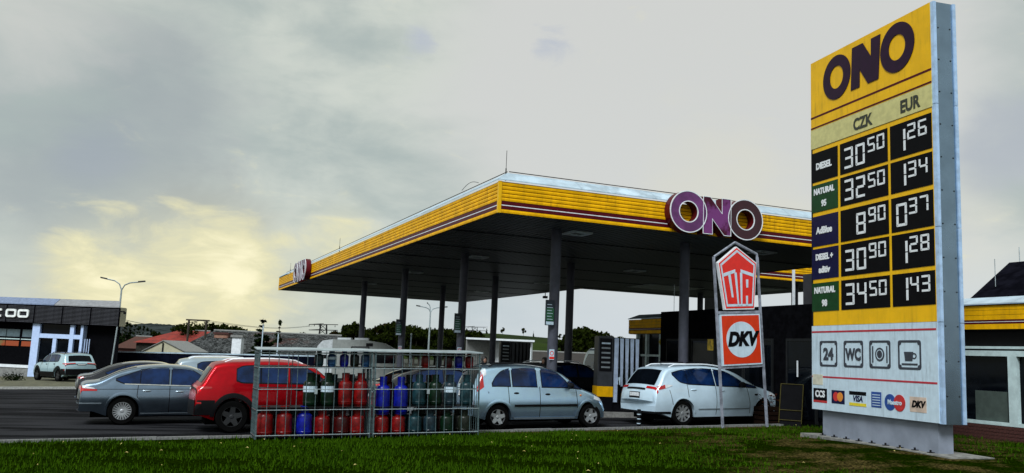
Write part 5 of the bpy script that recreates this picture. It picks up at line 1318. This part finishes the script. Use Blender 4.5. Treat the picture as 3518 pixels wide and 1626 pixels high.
vo = t.n('ShaderNodeTexNoise'); vo.inputs['Scale'].default_value = 2.2; vo.inputs['Detail'].default_value = 3; vo.inputs['Distortion'].default_value = 2.5; t.put(vo.inputs['Vector'], tcn.outputs['Object'])
vb = t.noise(tcn.outputs['Object'], .22, 4)
cc = t.mix(t.ramp(vo.outputs[0], .50, .60), c4((.010, .011, .011)), c4((.11, .115, .115))); cc = t.mix(t.math('MULTIPLY', t.ramp(vb, .56, .66), .4), cc, c4((.10, .03, .02)))
t.put(b.inputs['Base Color'], cc); b.inputs['Roughness'].default_value = .9; b.inputs['Specular IOR Level'].default_value = .1
gable_house('cream_gable_house', 'low cream shed with a pointed gable just behind the dark wall', 489, 492, 70, 1205, 1206, -1, 3, CREAM, BROWNROOF) if False else None
pa, pb_, pt = at(488, 1208, 70), at(640, 1212, 70), at(562, 1172, 70)
e = thing('cream_shed', 'low cream shed with a pointed gable just behind the dark wall', 'building')
MB().add([(pa.x, 70, -1), (pb_.x, 70, -1), (pb_.x, 70, pb_.z), (pt.x, 70, pt.z), (pa.x, 70, pa.z), (pa.x, 75, -1), (pb_.x, 75, -1), (pb_.x, 75, pb_.z), (pt.x, 75, pt.z), (pa.x, 75, pa.z)], [(0, 1, 2, 3, 4), (9, 8, 7, 6, 5), (0, 5, 6, 1), (1, 6, 7, 2), (4, 9, 5, 0)]).build('gable_wall', CREAM, e)
for (q, r_) in ((pa, pt), (pt, pb_)):
    MB().hexa([(q.x, 69.9, q.z + .003), (r_.x, 69.9, r_.z + .003), (r_.x, 75.2, r_.z), (q.x, 75.2, q.z), (q.x, 69.9, q.z + .07), (r_.x, 69.9, r_.z + .07), (r_.x, 75.2, r_.z + .07), (q.x, 75.2, q.z + .07)]).build('roof', GREYWALL, e)
MB().box(pt.x - .05, pt.x + .05, 69.93, 70.0, -.5, pt.z - .15).build('gable_batten', DARK, e)
gable_house('red_roof_house', 'house with a bright red tiled roof left of the long mottled roof', 455, 690, 105, 1133, 1178, -1, 12, M('old_render_dark', (.03, .028, .024), .9, var=.3, spec=.0), REDROOF, (3.2, 1.0))
gable_house('brown_barn', 'dark reddish barn beside the showroom below the conifers', 385, 520, 120, 1155, 1195, -1, 10, BRICK, M('dull_red_roof', (.06, .018, .010), .9, var=.3), (1, 1))
_, bx0, bx1, by0, brm, bze, bzr = gable_house('long_barn', 'long barn with a mottled dark grey roof behind the wall', 590, 1120, 84, 1141, 1212, -1, 20, DARKWALL, SPECK, (.5, .5))
p = at(815, 1207, 80); tp_ = at(820, 1152, 80)
e = thing('white_chimney', 'white square chimney standing before the long mottled roof', 'chimney', (p.x, 80, -1)); MB().box(-.42, .42, -.42, .42, 0, tp_.z + 1 - .2).build('stack', WHITE, e); MB().box(-.55, .55, -.55, .55, tp_.z + .8, tp_.z + 1).build('cap', GREYWALL, e)
p = at(775, 1170, 92); e = thing('brick_chimney', 'short brick chimney on the long mottled roof', 'chimney', (p.x, 91, p.z - 3.6)); MB().box(-.7, .7, -.6, .6, 0, 4.2).build('stack', M('brick_patchy', (.10, .03, .02), .9, col2=(.30, .16, .11), scale=1.2), e); MB().box(-.8, .8, -.7, .7, 4.2, 4.4).build('cap', BRICK, e)
gable_house('far_brown_roof', 'low brown roofed barn beyond the pumps', 1815, 2095, 95, 1213, 1250, -1, 10, BRICK, BROWNROOF, (.5, .5))
# white kiosk
k0 = at(1606, 1166, 72); k1 = at(1692, 1166, 73.5); k2 = at(1826, 1166, 72)
e = thing('white_kiosk', 'flat roofed white kiosk with a grey end wall under the far canopy', 'building')
def wallquad(a, b_, z0, z1, mt, nm, th=.2):
    d = (b_ - a); d.z = 0; d.normalize(); nn = Vector((d.y, -d.x, 0)) * -th
    P = [Vector((a.x, a.y, z0)), Vector((b_.x, b_.y, z0)), Vector((b_.x, b_.y, z0)) + nn, Vector((a.x, a.y, z0)) + nn]
    return MB().hexa(P + [p_ + Vector((0, 0, z1 - z0)) for p_ in P]).build(nm, mt, e)
wallquad(k0, k1 - Vector((.05, 0, 0)), -.2, k0.z - .06, GREYWALL, 'end_wall'); wallquad(k1, k2, -.2, k0.z - .02, WHITE, 'front_wall', .3)
MB().box(k0.x - .1, k2.x + .25, 71.6, 78, k0.z, k0.z + .15).build('roof', WHITE, e); MB().box(k0.x + .1, k2.x - .2, 73.9, 77.8, -.2, k0.z - .03).build('rear_block', GREYWALL, e)
# caravan
cv = thing('caravan', 'pale grey touring caravan behind the cylinder cages', 'caravan'); ca = at(1086, 1200, 46); place(cv, ca.x, 46, .05)
sec = [(.0, .55), (.02, 1.6), (.12, 2.2), (.38, 2.48), (.9, 2.56), (2.6, 2.54), (3.5, 2.40), (4.35, 1.95), (4.55, 1.5), (4.6, .55)]
CVG = M('caravan_grey', (.24, .255, .24), .45, var=.1); CVW = M('caravan_white', (.48, .51, .52), .4)
MB().prism(sec, 0, 2.1).build('body', CVG, cv)
MB().prism([(x*1.0, z) for x, z in sec[:5]] + [(.9, .55)], -.012, 2.112).build('front_cap', CVW, cv)
w_ = MB().box(1.9, 2.8, -.02, .0, 1.3, 2.18).build('window', M('caravan_window', (.16, .17, .17), .3), cv)
m = MB(); 
for (a, b_) in (((1.9, 1.3), (1.9, 2.18)), ((2.8, 1.3), (2.8, 2.18)), ((1.9, 2.18), (2.8, 2.18)), ((1.9, 1.3), (2.8, 1.3))): m.tube((a[0], -.02, a[1]), (b_[0], -.02, b_[1]), .03, 5)
m.build('window_seal', BLACK, w_); MB().box(3.2, 4.2, -.02, 0, 1.35, 1.78).build('window', GLASS, cv); MB().box(3.0 - .35, 3.0, -.02, 0, 2.22, 2.38).build('vent', BLACK, cv); MB().box(.9, 4.55, -.018, 0, 1.86, 1.89).build('trim_line', DARK, cv)
MB().box(.2, .6, -.02, 0, 1.55, 1.75).build('window', BLACK, cv)
for x in (1.4, 2.3): MB().box(x - .35, x + .35, .7, 1.4, 2.5, 2.66).build('roof_hatch', CVW, cv)
for sg in (0.0, 2.0): MB().lathe([(.20, 0), (.33, .0), (.33, .16), (.20, .16)], 20, 'y', c=(2.2, sg, .34)).build('wheel', RUBBER, cv)
MB().tube((-1.2, 1.05, .5), (0, 1.05, .5), .05, 6).build('drawbar', STEEL, cv)

# ------------------------------------------------------------------ lamps, poles, pylons
def street_lamp(label, px, top_py, depth, arms, base_z=-1.0):
    tp = at(px, top_py, depth); e = thing('street_lamp', label, 'lamp', (tp.x, depth, base_z), group='street lamps'); h = tp.z - base_z
    MB().tube((0, 0, 0), (0, 0, h), .10, 8, .06).build('pole', STEEL, e)
    for (dx, dz) in arms:
        pts = [Vector((0, 0, h - .1)), Vector((dx*.12, 0, h + dz*.45)), Vector((dx*.35, 0, h + dz*.75)), Vector((dx, 0, h + dz))]
        a = MB().path(pts, .045, 6).build('arm', STEEL, e); MB().hexa([(dx*.72, -.13, h + dz*.9 - .03), (dx, -.13, h + dz - .03), (dx, .13, h + dz - .03), (dx*.72, .13, h + dz*.9 - .03), (dx*.72, -.1, h + dz*.9 + .06), (dx, -.1, h + dz + .06), (dx, .1, h + dz + .06), (dx*.72, .1, h + dz*.9 + .06)]).build('lamp_head', DARK, a)
    return e
street_lamp('two-armed street lamp rising behind the showroom corner', 418, 992, 62, [(-1.55, .72), (1.6, .58)])
street_lamp('three-armed street lamp seen through the canopy columns', 1479, 1070, 78, [(-1.3, .45), (1.5, .45), (-.35, .75)])
street_lamp('small two-armed street lamp before the far trees on the right', 2014, 1182, 130, [(-.9, .35), (1.5, .25)], 0)
for (px, py, d, lab) in ((905, 1118, 66, 'thin pale flagpole left of the caravan'), (957, 1147, 66, 'short thin pale pole nearer the caravan'), (1413, 1150, 64, 'white pipe frame beside the second near column'), (1523, 1120, 64, 'thin pale pole behind the far row of columns')):
    tp = at(px, py, d); e = thing('flagpole', lab, 'pole', (tp.x, d, -1)); MB().tube((0, 0, 0), (0, 0, tp.z + 1), .05, 8, .04).build('pole', SIGNWHITE, e); MB().lathe([(.07, 0), (.07, .05), (0, .09)], 8, c=(0, 0, tp.z + 1)).build('cap', STEEL, e)
def pylon(label, px, top_py, depth, w_, hh):
    tp = at(px, top_py, depth); e = thing('power_pylon', label, 'pylon', (tp.x, depth, tp.z - hh), group='power pylons'); m = MB(); b_, r = w_*.10, .10
    for sx in (-1, 1):
        for sy in (-1, 1): m.tube((sx*b_*2.2, sy*b_, 0), (sx*b_, sy*b_*.6, hh), r, 4)
    n = 9
    for i in range(n):
        z0, z1 = hh*i/n, hh*(i+1)/n; f0, f1 = b_*(2.2 - 1.2*i/n), b_*(2.2 - 1.2*(i+1)/n)
        m.tube((-f0, -b_, z0), (f1, -b_, z1), r*.7, 4); m.tube((f0, -b_, z0), (-f1, -b_, z1), r*.7, 4)
    m.build('lattice_mast', DARK, e)
    m = MB()
    for zz in (hh, hh*.88): m.tube((-w_/2, 0, zz - w_*.03), (w_/2, 0, zz), r, 4); m.tube((-w_/2, 0, zz - w_*.03), (0, 0, zz + w_*.02), r*.7, 4)
    m.build('cross_arm', DARK, e)
    for x in (-w_/2, -w_*.32, -w_*.15, w_*.4): MB().tube((x, 0, hh - w_*.03), (x, 0, hh - w_*.09), r*.8, 4).build('insulator', DARK, e)
    return e
pylon('lattice power pylon with a wide crossarm above the caravan', 1112, 1114, 170, 5.6, 9)
pylon('distant power pylon on the hill left of the far column', 1632, 1123, 260, 6.5, 9)
for k, (ax, ay, ad, bx_, by_, bd) in enumerate(((1062, 1120, 169, 700, 1099, 90), (1075, 1120, 169, 700, 1104, 90), (700, 1099, 90, 415, 1096, 80))):
    a, b_ = at(ax, ay, ad), at(bx_, by_, bd); pts = [a.lerp(b_, i/12) - Vector((0, 0, 1.2*math.sin(PI*i/12)*.5)) for i in range(13)]
    tag(MB().path(pts, .025, 4).build('power_line', BLACK), ['upper power line running from the pylon over the long roof', 'lower power line running from the pylon over the long roof', 'power line stretched above the red roofed house'][k], 'cable', 'power lines')
tp = at(680, 1098, 90); e = thing('utility_pole', 'twin wooden utility pole among the twiggy trees behind the long roof', 'pole', (tp.x, 90, -1)); MB().tube((-.9, 0, 0), (-.9, 0, tp.z + 1), .12, 6).tube((.9, 0, 0), (.9, 0, tp.z + 1), .12, 6).build('post', BARK, e); MB().box(-1.2, 1.2, -.08, .08, tp.z + .85, tp.z + 1).build('crossarm', BARK, e)

# ------------------------------------------------------------------ hills and trees
def hill(name, pts, depth, front, back, mat, base=-3, rough=0.0):
    if rough:
        xs_h = np.arange(pts[0][0], pts[-1][0], 3.0); ys_h = np.interp(xs_h, [p[0] for p in pts], [p[1] for p in pts]); pts = [(x, y - rough * abs(random.gauss(0, 1))) for x, y in zip(xs_h, ys_h)]
    m = MB(); n = len(pts)
    for (px, py) in pts:
        c_ = at(px, py, depth)
        m.v += [(c_.x, depth - front, base), (c_.x, depth - front*.45, base + (c_.z - base)*.62), (c_.x, depth, c_.z), (c_.x, depth + back, base)]
    m.f = [(4*i + k, 4*i + 4 + k, 4*i + 5 + k, 4*i + 1 + k) for i in range(n - 1) for k in range(3)]
    return struct(m.build(name, mat, smooth=True))
MEADOW = M('meadow', (.006, .013, .001), .95, col2=(.019, .036, .002), scale=.06, spec=.05)
hill('hill', [(900, 1200), (1150, 1175), (1400, 1150), (1600, 1143), (1713, 1147), (1880, 1161), (1960, 1172), (2150, 1205), (2400, 1240)], 330, 150, 160, MEADOW)
hill('forest_hill', [(300, 1160), (420, 1128), (470, 1116), (520, 1113), (590, 1118), (660, 1130), (900, 1150), (1250, 1165), (1700, 1190)], 1500, 500, 500, M('far_wood', (.030, .036, .036), .95, var=.5, scale=.03, spec=.0), -15, 1.6)

def crown_cards(blobs, n, size, flat=.5):
    V = np.zeros((n, 4, 3)); tot_ = sum(b_[3]**2 for b_ in blobs); i = 0
    for (cx, cy, cz, r, sq) in blobs:
        k = int(n * r*r / tot_)
        d = rng.normal(size=(k, 3)); d /= np.linalg.norm(d, axis=1)[:, None]; rad = r * (.55 + .5*rng.random(k)**.6)
        P = np.stack([cx + d[:, 0]*rad, cy + d[:, 1]*rad, cz + d[:, 2]*rad*sq], 1)
        a = rng.normal(size=(k, 3)); a /= np.linalg.norm(a, axis=1)[:, None]; b2 = np.cross(a, rng.normal(size=(k, 3))); b2 /= np.linalg.norm(b2, axis=1)[:, None]
        s = size * (.5 + rng.random(k))[:, None]; a *= s; b2 *= s * .6
        V[i:i+k] = np.stack([P - a, P + b2, P + a, P - b2], 1); i += k
    V = V[:i]; n = i
    me = bpy.data.meshes.new('crown'); me.vertices.add(4*n); me.vertices.foreach_set('co', V.ravel()); me.loops.add(4*n); me.loops.foreach_set('vertex_index', np.arange(4*n, dtype=np.int32))
    me.polygons.add(n); me.polygons.foreach_set('loop_start', np.arange(0, 4*n, 4, dtype=np.int32)); me.update(); me.validate(); return me
def proto_decid(seed, mat, twiggy=False):
    random.seed(seed); bl = []
    nb = 11 if not twiggy else 14
    for k in range(nb):
        a = random.random()*6.28; r = random.uniform(0, .30); z = random.uniform(.38, .86)
        bl.append((math.cos(a)*r, math.sin(a)*r, z, random.uniform(.09, .17) * (1.25 - z*.5), random.uniform(.7, 1.0)))
    bl.append((0, 0, .90, .08, 1))
    me = crown_cards(bl, 3400 if not twiggy else 2200, .030 if not twiggy else .022); me.materials.append(mat)
    m = MB().tube((0, 0, 0), (.01, 0, .45), .028, 7, .016)
    for k in range(9):
        b_ = bl[k % len(bl)]; m.tube((.005, 0, .25 + .03*k), (b_[0], b_[1], b_[2]), .010, 5, .003)
    tm = m.mesh('trunk'); tm.materials.append(BARK); return me, tm
def proto_conif(seed):
    random.seed(seed); bl = []; n = 12
    for k in range(n):
        z = .12 + .84*k/(n-1); r = .20*(1 - k/(n-1)*.93); 
        for j in range(max(1, int(6*(1 - k/n)))):
            a = random.random()*6.28; q = r*random.uniform(.3, .75); bl.append((math.cos(a)*q, math.sin(a)*q, z + random.uniform(-.02, .02), max(.018, r*.5), .45))
    bl.append((0, 0, .97, .02, 2)); me = crown_cards(bl, 3600, .030); me.materials.append(NEEDLE)
    tm = MB().tube((0, 0, 0), (0, 0, .95), .018, 6, .003).mesh('trunk'); tm.materials.append(BARK); return me, tm
PR = {'d0': proto_decid(1, LEAF), 'd1': proto_decid(2, LEAF), 'd2': proto_decid(5, LEAFB), 't': proto_decid(8, LEAF, True), 'c0': proto_conif(3), 'c1': proto_conif(4)}
random.seed(11)
def tree(kind, label, px, top_py, depth, base_z, spread=1.0, group='trees'):
    tp = at(px, top_py, depth); h = tp.z - base_z; e = thing('conifer' if kind[0] == 'c' else 'deciduous_tree', label, 'tree', (tp.x, depth, base_z), random.random()*6.28, group)
    cm, tm = PR[kind]
    for nm, me in (('crown', cm), ('trunk', tm)):
        o = bpy.data.objects.new(nm, me); COL.objects.link(o); o.parent = e; o.scale = (h*spread, h*spread, h)
    return e
def row(kind, label, lst, depth, base_z, spread, group):
    ORD = ['leftmost', 'second', 'third', 'fourth', 'fifth', 'sixth', 'seventh', 'eighth', 'ninth', 'tenth', 'eleventh', 'twelfth', 'thirteenth', 'fourteenth']
    for k, (px, py) in enumerate(sorted(lst)): tree(random.choice(kind), (ORD[k] if k < len(lst) - 1 else 'rightmost') + ' ' + label, px, py, depth + random.uniform(-4, 4), base_z, spread * random.uniform(.85, 1.15), group)
row(['c0', 'c1'], 'conifer from the left in the dark wood behind the showroom lamp', [(412, 1098), (424, 1112), (438, 1107), (452, 1118), (466, 1115), (480, 1124), (494, 1122), (508, 1130), (520, 1134), (430, 1118), (446, 1112), (473, 1121)], 150, -4, 1.0, 'conifers behind the showroom')
row(['t'], 'thin twiggy tree behind the left part of the mottled roof', [(640, 1104), (664, 1100), (690, 1108), (708, 1102)], 112, -1, 1.0, 'twiggy trees behind the long roof')
row(['d0', 'd1'], 'rounded tree from the left behind the long mottled roof', [(730, 1108), (752, 1114), (772, 1111), (790, 1120), (808, 1117), (828, 1122), (842, 1128), (862, 1136), (545, 1140), (530, 1136)], 120, -1, 1.1, 'rounded trees behind the long roof')
tree('c0', 'broad dark conifer standing right of the white chimney', 905, 1100, 78, -1, 1.9); tree('c1', 'slim dark conifer next to the broad one left of the caravan', 962, 1102, 90, -1, 1.2)
row(['d0', 'd1', 'd2'], 'dark tree from the left in the far row behind the caravan', [(1040, 1140), (1150, 1135), (1186, 1124), (1222, 1103), (1260, 1130), (1280, 1128), (1310, 1114), (1338, 1106), (1356, 1102), (1376, 1112)], 135, -1, 1.0, 'far trees behind the caravan')
row(['d0', 'd1'], 'dark green tree from the left in the dense row between the columns', [(1412, 1114), (1428, 1116), (1446, 1122), (1462, 1128), (1480, 1124), (1498, 1128), (1516, 1124), (1534, 1126), (1552, 1128), (1570, 1128), (1590, 1126), (1606, 1130), (1626, 1134), (1645, 1136)], 128, -1, 1.0, 'dense trees between the columns')
row(['d0', 'd1'], 'large leafy tree in the group left of the shop fascia', [(1968, 1130), (1985, 1122), (2005, 1120), (2024, 1126), (2045, 1134), (2064, 1138)], 118, 0, 1.15, 'leafy trees left of the shop')
row(['d2', 'd1'], 'low tree with yellowing leaves beside the shop end', [(2084, 1140), (2100, 1150), (2122, 1160), (2140, 1172), (2165, 1190), (2185, 1192), (2204, 1190)], 112, 0, 1.15, 'lower trees by the shop')
for (px, tpy, bpy_, k, lab) in ((1673, 1122, 1147, 'c0', 'small lone conifer at the left of the bare hill crest'), (1728, 1124, 1149, 'd1', 'spreading lone tree on the hill crest left of the thick column'), (1799, 1126, 1152, 'd0', 'upright lone tree on the hill crest'), (1833, 1138, 1156, 'c1', 'tiny lone conifer on the hill crest'), (1924, 1146, 1166, 'd0', 'small lone tree on the hill crest right of the thick column')):
    tree(k, lab, px, tpy, 328, at(px, bpy_, 328).z - .5, .75, 'lone trees on the hill crest')
